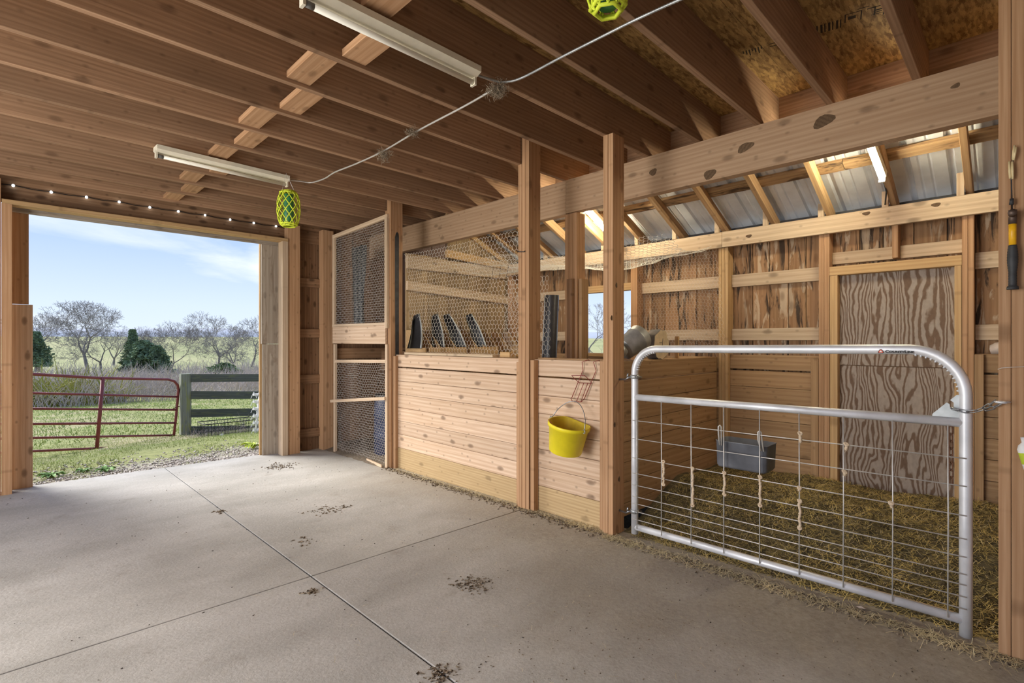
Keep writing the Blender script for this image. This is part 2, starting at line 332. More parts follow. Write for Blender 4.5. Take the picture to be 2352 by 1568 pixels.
def ground_mat():
    m, nt, b = newmat('yard_and_field'); N = nt.nodes; L = nt.links; b.inputs['Roughness'].default_value = 1; b.inputs['Specular IOR Level'].default_value = .1
    g = N.new('ShaderNodeNewGeometry'); P = g.outputs['Position']
    def nz(scale, det=6):
        n = N.new('ShaderNodeTexNoise'); n.inputs['Scale'].default_value = scale; n.inputs['Detail'].default_value = det; n.inputs['Roughness'].default_value = .65; L.new(P, n.inputs['Vector']); return n.outputs[0]
    def ramp(f, s):
        r = N.new('ShaderNodeValToRGB'); e = r.color_ramp.elements
        for k, (p, c) in enumerate(s): e[k].position = p; e[k].color = (*c, 1)
        L.new(f, r.inputs[0]); return r.outputs[0]
    def mix(f, a, c):
        x = N.new('ShaderNodeMix'); x.data_type = 'RGBA'; L.new(f, x.inputs[0]); L.new(a, x.inputs[6]); L.new(c, x.inputs[7]); return x.outputs[2]
    def rng(src, a, c_):
        r = N.new('ShaderNodeMapRange'); r.inputs['From Min'].default_value = a; r.inputs['From Max'].default_value = c_; L.new(src, r.inputs[0]); return r.outputs[0]
    sp = N.new('ShaderNodeSeparateXYZ'); L.new(P, sp.inputs[0])
    gravel = ramp(nz(45), [(.35, (.30, .26, .21)), (.7, (.55, .51, .46))])
    grass = ramp(nz(9), [(.35, (.20, .23, .08)), (.7, (.42, .41, .18))])
    straw = ramp(nz(2.2), [(.3, (.34, .30, .16)), (.7, (.50, .45, .27))])
    gm = N.new('ShaderNodeMath'); gm.operation = 'MULTIPLY_ADD'; L.new(nz(1.3), gm.inputs[0]); gm.inputs[1].default_value = 2.4; L.new(sp.outputs[1], gm.inputs[2])
    c = mix(rng(gm.outputs[0], 8.1, 9.1), gravel, grass)
    dp = N.new('ShaderNodeMath'); dp.operation = 'MULTIPLY_ADD'; L.new(nz(.5), dp.inputs[0]); dp.inputs[1].default_value = 1; dp.inputs[2].default_value = 0
    c = mix(rng(dp.outputs[0], .52, .62), c, straw)
    field = ramp(nz(.06), [(.3, (.30, .32, .15)), (.7, (.44, .42, .22))])
    c = mix(rng(sp.outputs[1], 30, 60), c, field)
    L.new(c, b.inputs['Base Color'])
    bp = N.new('ShaderNodeBump'); bp.inputs['Strength'].default_value = .6; bp.inputs['Distance'].default_value = .02; L.new(nz(40), bp.inputs['Height']); L.new(bp.outputs[0], b.inputs['Normal'])
    return m
M['ground'] = ground_mat()
M['galv'] = plain('galvanized_tube', (.74, .75, .77), .45, .35, .14, 9)
M['galvdull'] = plain('lit_edge_grey', (.42, .44, .44), .5, .7, .25, 14)
M['roofmetal'] = plain('ribbed_roof_steel', (.66, .68, .69), .45, .25, .15, 5)
M['wire'] = plain('pale_wire', (.62, .60, .56), .45, .5, .1)
M['netting'] = plain('dusty_netting_wire', (.74, .70, .62), .6, .1, .15)
M['redwire'] = plain('red_painted_wire', (.28, .05, .045), .45, .2, .2)
M['redgate'] = plain('red_painted_tube', (.22, .045, .045), .5, .1, .2, 12)
M['yellow'] = plain('yellow_plastic', (.86, .72, .02), .42, 0, .08, 12)
M['yellowin'] = plain('stained_yellow_plastic', (.62, .44, .02), .6, 0, .3, 9)
M['rustred'] = plain('dried_red_stain', (.22, .04, .015), .7)
M['steel'] = plain('bare_steel', (.35, .36, .37), .35, .9, .15)
M['brownsteel'] = plain('worn_dark_steel', (.13, .09, .07), .5, .7, .3)
M['hyellow'] = plain('hammer_yellow', (.80, .42, .01), .4)
M['rubber'] = plain('dark_rubber', (.035, .036, .038), .6, 0, .4, 20)
M['cream'] = plain('cream_plastic', (.68, .55, .30), .5)
M['rope'] = plain('frayed_cream_twine', (.66, .52, .36), .95, 0, .2, 60)
M['feeder'] = plain('dark_grey_plastic_tub', (.115, .12, .135), .42, 0, .35, 8)
M['whitefix'] = plain('yellowed_white_enamel', (.72, .67, .53), .5, 0, .08, 14)
M['tube_off'] = plain('unlit_glass_tube', (.80, .77, .66), .3, 0, .04)
M['tube_on'] = plain('lit_tube', (1, .98, .9), .3, 0, 0, emit=(1, .90, .66), estr=140)
M['tubeend'] = plain('blackened_tube_end', (.16, .16, .15), .5)
M['lime'] = plain('lime_rope_lantern', (.62, .72, .04), .7, 0, .15)
M['green'] = plain('green_glass_jar', (.04, .20, .09), .3, 0, .2)
M['led'] = plain('string_light_bulb', (.9, .95, 1), .3, 0, 0, emit=(.75, .88, 1), estr=6)
M['black'] = plain('black_plastic', (.012, .012, .014), .45, 0, .3)
M['blackshade'] = plain('black_barrel_plastic', (.025, .025, .028), .35, 0, .3)
M['blue'] = plain('dark_blue_barrel', (.02, .035, .09), .4, 0, .25)
M['straw'] = plain('dry_straw', (.56, .44, .15), .8, 0, .45, 6)
M['strawpale'] = plain('pale_straw', (.62, .53, .32), .8, 0, .3, 6)
M['bed'] = plain('matted_bedding', (.105, .082, .038), .95, 0, .5, 14)
M['dung'] = plain('dark_crumbs', (.06, .048, .036), .95, 0, .5, 60)
M['chips'] = plain('bark_chips', (.20, .155, .105), .95, 0, .4, 60)
M['nest'] = plain('mud_and_straw_nest', (.28, .22, .15), .95, 0, .4, 60)
M['log'] = plain('cut_log_face', (.62, .50, .32), .85, 0, .18, 22)
M['bark'] = plain('grey_bark', (.21, .19, .175), .95, 0, .3, 12)  # grey lifted to put haze on the distant trees
M['twig'] = plain('grey_twigs', (.27, .25, .235), .95, 0, .25, 3)  # twig colour lightened to carry the haze
M['brush'] = plain('dead_brush', (.50, .43, .38), .95, 0, .3, .6)
M['cedar'] = plain('cedar_green', (.16, .225, .12), .9, 0, .4, .9)  # green lightened to carry the haze of distance
M['bushgreen'] = plain('bush_green', (.15, .22, .08), .9, 0, .35, 1.2)
M['grass'] = plain('grass_green', (.33, .41, .10), .85, 0, .45, 1.4)
M['weed'] = plain('weed_leaf', (.15, .30, .06), .7, 0, .3, 12)
M['yellowbush'] = plain('yellow_green_scrub', (.34, .33, .07), .95, 0, .3, 1)
M['hill'] = plain('hazed_wooded_ridge', (.37, .40, .45), 1, 0, .18, .02)  # blue-grey of distance haze put into the base colour
M['white'] = plain('white_plastic', (.80, .80, .79), .4, 0, .04)
M['whitewire'] = plain('white_coated_wire', (.72, .73, .75), .5, 0, .1)
M['blackwire'] = plain('black_wire', (.02, .02, .022), .5, .3, .2)
M['limelabel'] = plain('lime_label', (.48, .60, .04), .5, 0, .1)
M['orange'] = plain('orange_print', (.72, .09, .02), .5, 0, .02)
M['ink'] = plain('black_ink', (.012, .012, .012), .6, 0, 0)
M['stamp'] = plain('faded_stamp_ink', (.035, .022, .012), .8, 0, 0)
M['rust'] = plain('rusty_chain_steel', (.16, .075, .04), .8, .4, .4, 60)
M['leaf'] = plain('pale_dead_leaf', (.62, .52, .44), .8)
M['dustwood'] = plain('dusty_rail_top', (.5, .38, .24), .9)

# ================================================================== STRUCTURE
JZ0, JZ1 = 2.677, 2.963            # joist bottom / top
# ---- floor: four concrete slabs parted by tooled joints
floor = struct('floor')
XJ = [-3.0, 1.205, 3.12]; YJ = [-3.6, 2.80, 6.52]
for i in range(2):
    for j in range(2):
        x0, x1, y0, y1 = XJ[i] + .0045, XJ[i+1] - .0045, YJ[j] + .0045, YJ[j+1] - .0045
        b = MB(); vs = []
        for k, (x, y) in enumerate(((x0,y0),(x1,y0),(x1,y1),(x0,y1))): vs.append((x, y, fz(x, y) - .14))
        c = .002
        for (x, y) in ((x0,y0),(x1,y0),(x1,y1),(x0,y1)): vs.append((x, y, fz(x, y) - c))
        for (x, y) in ((x0+c,y0+c),(x1-c,y0+c),(x1-c,y1-c),(x0+c,y1-c)): vs.append((x, y, fz(x, y)))
        fs = [(3,2,1,0),(8,9,10,11)] + [(k,(k+1)%4,4+(k+1)%4,4+k) for k in range(4)] + [(4+k,4+(k+1)%4,8+(k+1)%4,8+k) for k in range(4)]
        b.add(vs, fs).build('slab', M['concrete'], floor)
for (p, q) in (((1.205, -3.5), (1.205, 6.5)), ((-2.9, 2.80), (3.1, 2.80))):
    board('joint_filler', (p[0], p[1], fz(*p) - .015), (q[0], q[1], fz(*q) - .015), .02, .0086, (0, 0, 1), M['rubber'], floor)
# ---- ceiling: joists, blocking, strand-board deck, rim board
ceil = struct('ceiling', (0, 0, JZ0))
JY = [.40 + .408 * k for k in range(-7, 15)]
for y in JY: boxb('joist', (-2.6, y - .019, JZ0), (3.83, y + .019, JZ1), M['joist'], ceil)
for k in range(len(JY) - 1):
    if JY[k] < -1: continue
    xo = 1.22 + (.045 if k % 2 else -.045) + random.uniform(-.03, .03)
    boxb('blocking', (xo - .065, JY[k] + .02, JZ0 + .02), (xo + .065, JY[k+1] - .02, JZ0 + .058), M['post'], ceil)
boxb('rim_board', (3.831, -2.6, JZ0), (3.869, 6.2, JZ1), M['joist'], ceil)
yy = -2.6
k = 0
while yy < 6.3:
    y1 = min(yy + 1.22, 6.45); xs = [-2.6, -.9 + 1.22 * (k % 2), 1.54 + 1.22 * (k % 2), 3.87]
    for a, c in zip(xs[:-1], xs[1:]):
        if c - a > .02: MB().box((a + .001, yy + .001, JZ1), (c - .001, y1 - .001, JZ1 + .018)).build('deck_panel', M['osb'], ceil)
    yy += 1.22; k += 1
# faint mill stamps printed on the underside of the deck
def mark(pts, z=JZ1 - .0008):
    MB().add([(x, y, z) for x, y in pts], [tuple(range(len(pts)))]).build('mill_stamp', M['stamp'], ceil)
def bar(x, y, w, h, a=0.):
    c, s = math.cos(a), math.sin(a); mark([(x + c*dx - s*dy, y + s*dx + c*dy) for dx, dy in ((0,0),(0,h),(w,h),(w,0))])
q0 = PZ(1900, 40, JZ1); q1 = PZ(2010, 8, JZ1); dv = (q1 - q0).normalized(); ang = math.atan2(dv.y, dv.x)
def stamp_at(u, v, items):
    q = PZ(u, v, JZ1); c, s = math.cos(ang), math.sin(ang)
    for (dx, dy, w, h) in items: bar(q.x + c*dx - s*dy, q.y + s*dx + c*dy, w, h, ang)
stamp_at(1875, 60, [(k * .018, 0, .006 + .004 * (k % 2), .085) for k in range(7)])
stamp_at(1940, 34, [(0, 0, .006, .08), (0, 0, .075, .006), (.07, 0, .006, .09), (.015, .03, .035, .03), (.055, -.02, .05, .006)])
stamp_at(1992, 20, [(0, 0, .07, .007), (.03, 0, .007, .08), (.07, 0, .006, .10), (.02, .07, .05, .005), (.035, .03, .03, .012), (.035, .05, .03, .008)])
stamp_at(1705, 118, [(k * .016, 0, .007, .03 + .02 * ((k * 7) % 3)) for k in range(7)] + [(.14, 0, .05, .008), (.14, .03, .06, .008), (.21, 0, .008, .06)])
# ---- main beam (two lengths butted together)
bm = thing('header_beam', 'long smooth tan beam with dark knots carrying the ceiling joists above the stalls', 'beam', (3.53, 2.9, 2.38))
boxb('beam_timber', (3.49, -1.1, 2.385), (3.566, 2.828, JZ0), M['beam'], bm)
boxb('beam_timber', (3.492, 2.832, 2.378), (3.566, 6.25, JZ0), M['beam'], bm)
def knot(p, nrm, r1, r2, tilt, parent):
    nrm = Vector(nrm).normalized(); a = Vector((0, 0, 1)) if abs(nrm.z) < .9 else Vector((1, 0, 0)); s = nrm.cross(a).normalized(); a = s.cross(nrm)
    d1 = s * math.cos(tilt) + a * math.sin(tilt); d2 = nrm.cross(d1)
    b = MB(); n = 14; vs = [Vector(p) + nrm * .0018]; 
    for f, h in ((.55, .0015), (1, .0)):
        for k in range(n):
            t = 2*PI*k/n; w = 1 + .12 * math.sin(3*t + r1*99); vs.append(Vector(p) + nrm * h + d1 * math.cos(t) * r1 * f * w + d2 * math.sin(t) * r2 * f * w)
    fs = [(0, 1+k, 1+(k+1)%n) for k in range(n)] + [(1+k, 1+n+k, 1+n+(k+1)%n, 1+(k+1)%n) for k in range(n)]
    return b.add(vs, fs).build('knot', M['knot'], parent, smooth=True)
M['knot'] = wood('dark_knot', (.16, .10, .055), (.07, .04, .02), knots=0, var=.1)
for u, v, r1, r2 in ((1712, 338, .055, .028), (1892, 278, .06, .035), (1630, 400, .045, .032), (1500, 395, .032, .026), (2195, 197, .02, .012)):
    knot(PX(u, v, 3.4895), (-1, 0, 0), r1, r2, -.25, bm)
# ---- posts of doubled and tripled planks
def post(label, x0, x1, y0, y1, n, tops, mat=M['post'], z0=None):
    t = thing('support_post', label, 'post', ((x0+x1)/2, (y0+y1)/2, fz(x0, y0)), 'laminated barn posts')
    w = (y1 - y0) / n
    for k in range(n):
        boxb('ply', (x0 + random.uniform(0, .002), y0 + k*w + .0008, fz(x0, y0) if z0 is None else z0), (x1, y0 + (k+1)*w - .0008, tops[k]), mat, t)
    return t
pA = post('nearest barn post at the right edge, with the hammer hanging on it', 2.92, 3.06, -.05, .067, 3, [2.955, JZ0, 2.955])
pB = post('post between the yellow bucket and the wire gate, gate hinges screwed to it', 2.92, 3.058, 1.958, 2.039, 2, [JZ0, JZ0])
pC = post('thick post between the two boarded stall fronts, left of the yellow bucket', 2.92, 3.058, 2.742, 2.861, 3, [2.955, 2.955, JZ0])
pD = post('post at the corner of the wire-panelled coop, with a dark vertical slot', 2.92, 3.07, 4.775, 4.89, 3, [2.955, 2.955, JZ0])
pE = post('post set back under the splice of the long beam, seen beside the window', 3.50, 3.615, 2.715, 2.85, 3, [2.378] * 3)
boxb('scab_board', (3.462, 2.742, .0), (3.498, 2.80, 1.80), M['darkwall'], pE)
boxb('scab_board', (3.52, 2.678, .0), (3.615, 2.713, 1.80), M['stall'], pE)
# slot in the coop post
MB().add([PY(u, v, 4.7742) for u, v in ((907, 640), (907, 545), (909, 536), (912, 532), (915, 536), (916.5, 545), (916, 1000), (909, 1000))], [tuple(range(8))]).build('slot', M['rubber'], pD)
for u, v in ((1412, 975), (1416, 655), (1405, 730), (1422, 1100)): knot(PY(u, v, 1.9578), (0, -1, 0), .012, .018, 0, pB)
MB().tube([PX(1189, 576, 2.915), PX(1192, 578, 2.912), PX(1204, 578, 2.912), PX(1206, 576, 2.9135)], .004, 6).build('iron_hook', M['rubber'], pC, True)

# ---- boarded stall front
BZ = [1.115, .975, .832, .690, .548, .406, .264, .118]      # board tops
def boarded(wall, a, b_, along, at, th, mat, bottom=None, tops=BZ, gap0=.012, mats=None):
    """horizontal boards between a and b_ along axis 'y' or 'x' at position 'at'"""
    for k, zt in enumerate(tops):
        zb = tops[k+1] + (gap0 if k == 0 else .003) if k + 1 < len(tops) else bottom
        mm = (mats or {}).get(k, mat); j = random.uniform(0, .003)
        if along == 'y': boxb('board', (at + j, a, zb), (at + th, b_, zt), mm, wall)
        else: boxb('board', (a, at + j, zb), (b_, at + th, zt), mm, wall)
wf = struct('wall_stall_front', (3.0, 3.4, 0))
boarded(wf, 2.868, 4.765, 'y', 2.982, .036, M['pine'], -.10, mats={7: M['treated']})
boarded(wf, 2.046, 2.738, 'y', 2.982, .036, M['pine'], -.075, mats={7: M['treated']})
for (y0, y1, x0, x1, zt) in ((2.864, 2.905, 2.945, 2.981, 1.09), (4.725, 4.768, 2.945, 2.981, 1.10), (2.696, 2.737, 2.93, 2.981, 1.11), (2.044, 2.085, 2.945, 2.981, 1.12)):
    boxb('cleat', (x0, y0, fz(3, y0)), (x1, y1, zt), M['post'], wf)
boxb('top_cap', (3.02, 2.05, 1.09), (3.12, 2.738, 1.127), M['stall'], wf)
boxb('top_cap', (3.02, 2.87, 1.085), (3.12, 4.76, 1.118), M['stall'], wf)
# ---- partition between the two stalls
wp = struct('wall_partition', (3.8, 1.93, 0))
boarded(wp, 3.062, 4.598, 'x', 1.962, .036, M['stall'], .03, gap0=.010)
boxb('top_cap', (3.062, 2.0, 1.08), (4.598, 2.10, 1.117), M['stall'], wp)
# ---- long outer wall
wr = struct('wall_right', (4.72, 1.8, 0))
def roofz(x): return 2.27 + .45 * (4.6 - x)
y = -1.2
while y < 4.74:
    w = random.choice((.135, .142, .15, .185, .19)); y1 = min(y + w, 4.75); zt = roofz(4.74) + .06; xo = random.uniform(0, .006)
    cy = (y + y1) / 2
    spans = [(-.05, zt)]
    if .327 < cy < 1.01: spans = [(1.83, zt)]
    elif 2.87 < cy < 3.60: spans = [(-.05, 1.125), (1.815, zt)]
    for a, c in spans: boxb('siding_board', (4.722 + xo, y + .002, a), (4.742 + xo, y1 - .002, c), M['siding'], wr)
    y = y1
for (y0, y1, z0, z1) in ((-1.2, .322, -.05, 2.3), (.322, 1.012, 1.80, 2.3), (1.012, 2.87, -.05, 2.3), (2.87, 3.60, -.05, 1.085), (2.87, 3.60, 1.82, 2.3), (3.60, 4.75, -.05, 2.3)):
    MB().box((4.750, y0, z0), (4.756, y1, z1)).build('light_block_sheet', M['rubber'], wr)  # added dark sheet, blocks light and keeps the board seams dark
for (y0, y1, zb, zt, n) in ((1.862, 1.949, .0, 2.25, 3), (1.067, 1.143, .0, 2.25, 2), (.222, .284, .0, 2.25, 2), (2.79, 2.868, .9, 2.12, 1), (3.60, 3.66, .0, 2.25, 1), (4.62, 4.70, .0, 2.25, 2), (.632, .668, 1.87, 2.25, 1), (-.62, -.54, 0, 2.25, 2)):
    w = (y1 - y0) / n
    for k in range(n): boxb('stud', (4.602, y0 + k*w + .0006, zb), (4.721, y0 + (k+1)*w - .0006, zt), M['post'] if n < 3 else M['frame'], wr)
for (y0, y1) in ((1.951, 2.788), (1.145, 1.86), (-.54, .22), (3.662, 4.62), (-1.2, -.62)):
    boxb('girt', (4.682, y0, 1.752), (4.72, y1, 1.862), M['girt'], wr); boxb('girt', (4.682, y0, 1.268), (4.72, y1, 1.372), M['girt'], wr)
boxb('girt', (4.682, .286, 1.872), (4.72, .630, 1.965), M['girt'], wr); boxb('girt', (4.682, .67, 1.872), (4.72, 1.065, 1.965), M['girt'], wr)
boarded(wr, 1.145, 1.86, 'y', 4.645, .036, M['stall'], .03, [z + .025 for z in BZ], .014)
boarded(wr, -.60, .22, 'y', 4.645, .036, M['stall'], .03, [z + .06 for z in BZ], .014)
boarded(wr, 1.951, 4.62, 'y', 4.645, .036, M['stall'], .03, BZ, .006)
boxb('cleat', (4.606, 1.146, .0), (4.644, 1.20, 1.12), M['stall'], wr); boxb('cleat', (4.606, .175, .0), (4.644, .221, 1.17), M['stall'], wr)
ev = thing('eave_beam', 'pale knotty eave beam running along the top of the outer stall wall', 'beam', (4.58, 1.8, 2.105))
boxb('beam_timber', (4.562, -1.2, 2.105), (4.60, 1.90, 2.243), M['girt'], ev); boxb('beam_timber', (4.562, 1.903, 2.103), (4.60, 4.70, 2.24), M['girt'], ev)
for u, v in ((1720, 542), (1990, 490), (2150, 470)): knot(PX(u, v, 4.5615), (-1, 0, 0), .026, .014, 0, ev)
# ---- window opening in the outer wall
wn = struct('window_1', (4.7, 3.23, 1.12))
boxb('window_lintel', (4.64, 2.87, 1.80), (4.72, 3.60, 1.875), M['frame'], wn)
boxb('window_sill', (4.62, 2.87, 1.09), (4.76, 3.60, 1.128), M['frame'], wn)
boxb('window_jamb', (4.66, 2.868, 1.128), (4.745, 2.90, 1.80), M['frame'], wn); boxb('window_jamb', (4.66, 3.57, 1.128), (4.745, 3.60, 1.80), M['frame'], wn)
# ---- plywood stall door
d2 = struct('door_2', (4.67, .67, .1))
def plypanel(z0, z1):
    o = boxb('door_panel', (4.664, .322, z0), (4.678, 1.012, z1), M['ply'], d2)
    return o
plypanel(1.074, 1.785); boxb('door_batten', (4.679, .33, 1.0), (4.70, 1.0, 1.14), M['darkwall'], d2) 
board('door_panel', (4.671, .667, .05), (4.671, .667, 1.068), .69, .014, (0, 1, 0), M['ply'], d2)
boxb('door_header', (4.60, .284, 1.775), (4.70, 1.067, 1.845), M['frame'], d2)
boxb('door_jamb', (4.60, 1.012, .0), (4.70, 1.064, 1.774), M['frame'], d2); boxb('door_jamb', (4.60, .285, .0), (4.70, .322, 1.774), M['frame'], d2)
# ---- gable end wall of the far stall
nv0 = Vector((math.sin(math.atan(.45)), 0, math.cos(math.atan(.45))))
we = struct('wall_end', (3.9, 4.72, 0))
x = 3.08
while x < 4.72:
    x1 = min(x + random.choice((.135, .15, .185)), 4.72); o = random.uniform(0, .006)
    boxb('siding_board', (x + .0005, 4.722 + o, .0), (x1 - .0005, 4.742 + o, 2.22 if x1 < 3.68 else roofz((x + x1) / 2) + .07), M['sidingdim'], we); x = x1
board('girt', (3.075, 4.70, 1.865), (4.60, 4.70, 1.79), .10, .036, (0, 0, 1), M['girt'], we)
board('girt', (3.075, 4.70, 2.12), (4.60, 4.70, 2.13), .14, .036, (0, 0, 1), M['girt'], we)
board('girt', (3.575, 4.66, 2.27), (4.55, 4.66, 2.22), .09, .036, (0, 0, 1), M['frame'], we)
board('rake_board', Vector((3.62, 4.70, roofz(3.62) + .045)), Vector((4.76, 4.70, roofz(4.76) + .045)), .17, .036, nv0, M['frame'], we)
# ---- near end wall of the gate stall (unseen, added to keep the lean-to dark)
wnr = struct('wall_near_unseen', (3.9, -1.22, 0))
x = 3.08
while x < 4.74:
    x1 = min(x + .15, 4.74); boxb('siding_board', (x + .002, -1.24, 0), (x1 - .002, -1.22, roofz((x+x1)/2) + .07), M['siding'], wnr); x = x1  # boards of the added unseen wall
wra = struct('wall_rear_unseen', (.3, -3.3, 0))  # added unseen wall, blocks sky light from behind the camera
x = -2.6
while x < 3.0: boxb('wall_board', (x, -3.32, -.05), (x + .297, -3.30, 2.96), M['darkwall'], wra); x += .30
# ---- lean-to roof: rafters, purlins, ribbed steel
rf = struct('roof', (4.1, 1.8, 2.3)); sl = math.atan(.45); nv = Vector((math.sin(sl), 0, math.cos(sl)))
RY = [.247 + .4155 * k for k in range(-3, 11)]
for k, y in enumerate(RY):
    a = Vector((4.80, y, roofz(4.80))) + nv * .045; c = Vector((3.87, y, roofz(3.87))) + nv * .045
    board('rafter', a, c, .09, .038, nv, M['frame'] if k in (5, 10) else M['stall'], rf)  # brighter wood on two rafters stands in for the tube lamps' light
    if 0 < y < 4.5: boxb('rafter_block', (4.566, y + .022, 2.244), (4.60, y + .062, 2.244 + random.uniform(.09, .16)), M['girt'], rf)
for x in (4.235, 3.95, 4.90):
    p = Vector((x, 0, roofz(x))) + nv * .110
    for a, c in ((-1.2, .9), (.905, 2.96), (2.965, 4.75)):
        board('purlin', p + Vector((0, a, 0)), p + Vector((0, c, 0)), .09, .038, nv.cross(Vector((0, 1, 0))), M['purlin'], rf)
prof = []
for k in range(4):
    b0 = k * .229; prof += [(b0, 0), (b0 + .075, 0), (b0 + .085, .006), (b0 + .095, 0), (b0 + .135, 0), (b0 + .145, .006), (b0 + .155, 0), (b0 + .186, 0), (b0 + .196, .02), (b0 + .217, .02)]
prof += [(.916, 0)]
y = -1.25
while y < 4.8:
    b = MB(); vs = []
    for x in (3.86, 5.0):
        p = Vector((x, y, roofz(x))) + nv * .131
        for dy, h in prof: vs.append(p + Vector((0, dy, 0)) + nv * h)
    n = len(prof); b.add(vs, [(k, n + k, n + k + 1, k + 1) for k in range(n - 1)]); b.build('roof_panel', M['roofmetal'], rf); y += .914
boxb('trim_board', (3.83, -1.2, roofz(3.85) + .08), (3.868, 4.75, roofz(3.85) + .24), M['joist'], rf)
# ---- far wall with the big doorway
wk = struct('wall_far', (1.2, 6.42, 0))
for k, (a, c) in enumerate(((2.50, 2.66), (2.663, 2.82), (2.823, 2.97))): boxb('header_board', (-2.6, 6.385 + .004 * k, a), (3.0, 6.425, c), M['darkwall'], wk)
x = -2.6
while x < -.04: boxb('wall_board', (x, 6.40, -.14), (min(x + .18, -.035) - .003, 6.425, 2.50), M['darkwall'], wk); x += .18
boxb('wall_post', (-.19, 6.26, fz(0, 6.3)), (-.035, 6.398, JZ0), M['post'], wk)
x = 2.572
for w in (.10, .088, .095, .145):
    boxb('wall_board', (x, 6.40 + .004 * (.09 < w < .12), -.14), (x + w - .0006, 6.425, 2.50), M['darkwall'], wk); x += w
for z in (.10, .78, 1.36, 2.0): boxb('wall_girt', (2.562, 6.36, z - .055), (2.848, 6.398, z + .055), M['darkwall'], wk)
boxb('wall_post', (2.415, 6.265, fz(2.4, 6.3)), (2.56, 6.384, JZ0), M['post'], wk)
boxb('wall_post', (2.85, 6.265, fz(2.9, 6.3)), (2.99, 6.384, JZ0), M['post'], wk)
d1 = struct('door_1', (1.2, 6.35, 0))
boxb('door_header', (-.03, 6.25, 2.462), (2.412, 6.384, 2.50), M['frame'], d1); boxb('door_header', (-.0, 6.426, 2.43), (2.412, 6.47, 2.60), M['grey'], d1)
boxb('door_jamb', (-.032, 6.25, fz(0, 6.3)), (.035, 6.384, 2.461), M['post'], d1); boxb('door_jamb', (2.345, 6.25, fz(2.4, 6.3)), (2.412, 6.384, 2.461), M['lath'], d1)
boxb('door_stop', (.0, 6.452, -.10), (.172, 6.49, 1.595), M['pine'], d1); boxb('door_stop', (.0, 6.452, 1.60), (.145, 6.49, 2.44), M['post'], d1)
boxb('door_stop', (2.19, 6.452, -.13), (2.40, 6.49, 1.225), M['grey'], d1); boxb('door_stop', (2.175, 6.452, 1.23), (2.40, 6.49, 2.44), M['grey'], d1)
boxb('door_batten', (2.165, 6.491, -.13), (2.24, 6.52, 2.44), M['frame'], d1)
# ---- coop corner behind the wire panel
wc = struct('wall_coop', (3.9, 5.6, 0))
for k, y in enumerate(np.arange(4.78, 6.35, .16)): boxb('wall_board', (4.15 + .004 * (k % 2), y, -.12), (4.175, y + .157, 2.95), M['darkwall'], wc)
x = 3.0
while x < 4.14: boxb('wall_board', (x, 6.40, -.12), (x + .155, 6.42, 2.95), M['darkwall'], wc); x += .158
boxb('stud', (4.05, 5.42, -.1), (4.148, 5.50, 2.30), M['frame'], wc)
boxb('girt', (4.11, 4.78, 1.75), (4.148, 5.418, 1.85), M['joist'], wc); boxb('girt', (4.11, 4.78, .75), (4.148, 5.418, .85), M['joist'], wc)
boxb('girt', (3.02, 6.36, 1.03), (4.14, 6.398, 1.17), M['post'], wc)

# ================================================================== WIRE GATE
def V3(x, y, z): return Vector((x, y, z))
GX = 3.0; GL, GR = 1.838, .172; GB, GM, GT = .010, .882, 1.208; TR = .0235
def gz(y, base): return base + (GL - y) * .010          # the gate hangs a touch higher at the latch end
gate = thing('wire_gate', 'galvanized bow-topped tube gate filled with wire mesh across the straw stall', 'gate', (GX, 1.0, -.04))
pts = [V3(GX, GL, -.035), V3(GX, GL, .5), V3(GX, GL, GT - .16)]
for k in range(1, 9): a = k / 9 * PI / 2; pts.append(V3(GX, GL - .16 + .16 * math.cos(a), GT - .16 + .16 * math.sin(a)))
pts.append(V3(GX, GL - .16, GT)); pts.append(V3(GX, GR + .20, GT + .012))
for k in range(1, 9): a = k / 9 * PI / 2; pts.append(V3(GX, GR + .20 - .20 * math.sin(a), GT - .188 + .20 * math.cos(a)))
pts += [V3(GX, GR, GT - .188), V3(GX, GR, .5), V3(GX, GR, -.045)]
MB().tube(pts, TR, 16).build('bow_frame', M['galv'], gate, True)
MB().tube([V3(GX, GL - .01, GM), V3(GX, GR + .01, gz(GR, GM))], .0215, 14).build('middle_rail', M['galv'], gate, True)
br = MB().tube([V3(GX, GL - .01, GB), V3(GX, GR + .01, gz(GR, GB))], .0215, 14).build('bottom_rail', M['galv'], gate, True)
MB().add([V3(GX - .004, GL - .04, GB + .0215), V3(GX + .012, GL - .04, GB + .0195), V3(GX + .012, GR + .04, gz(GR, GB) + .0195), V3(GX - .004, GR + .04, gz(GR, GB) + .0215)], [(0, 3, 2, 1)]).build('settled_dust', M['dustwood'], br)
# crimped inside of the two bends
def crimps(cy, cz, R, a0, a1, n):
    b = MB()
    for k in range(n):
        a = a0 + (a1 - a0) * k / (n - 1); c = V3(GX, cy + math.cos(a) * (R - TR * .93), cz + math.sin(a) * (R - TR * .93)); t = V3(0, -math.sin(a), math.cos(a))
        b.tube([c - V3(.013, 0, 0), c + V3(-.006, 0, 0) - V3(0, math.cos(a), math.sin(a)) * .005, c + V3(.006, 0, 0) - V3(0, math.cos(a), math.sin(a)) * .005, c + V3(.013, 0, 0)], .0042, 5)
    b.build('crimped_bend', M['galv'], gate, True)
crimps(GL - .16, GT - .16, .16, .15, PI / 2 - .1, 12); crimps(GR + .20, GT - .188, .20, PI - .1, PI / 2 + .15, 13)
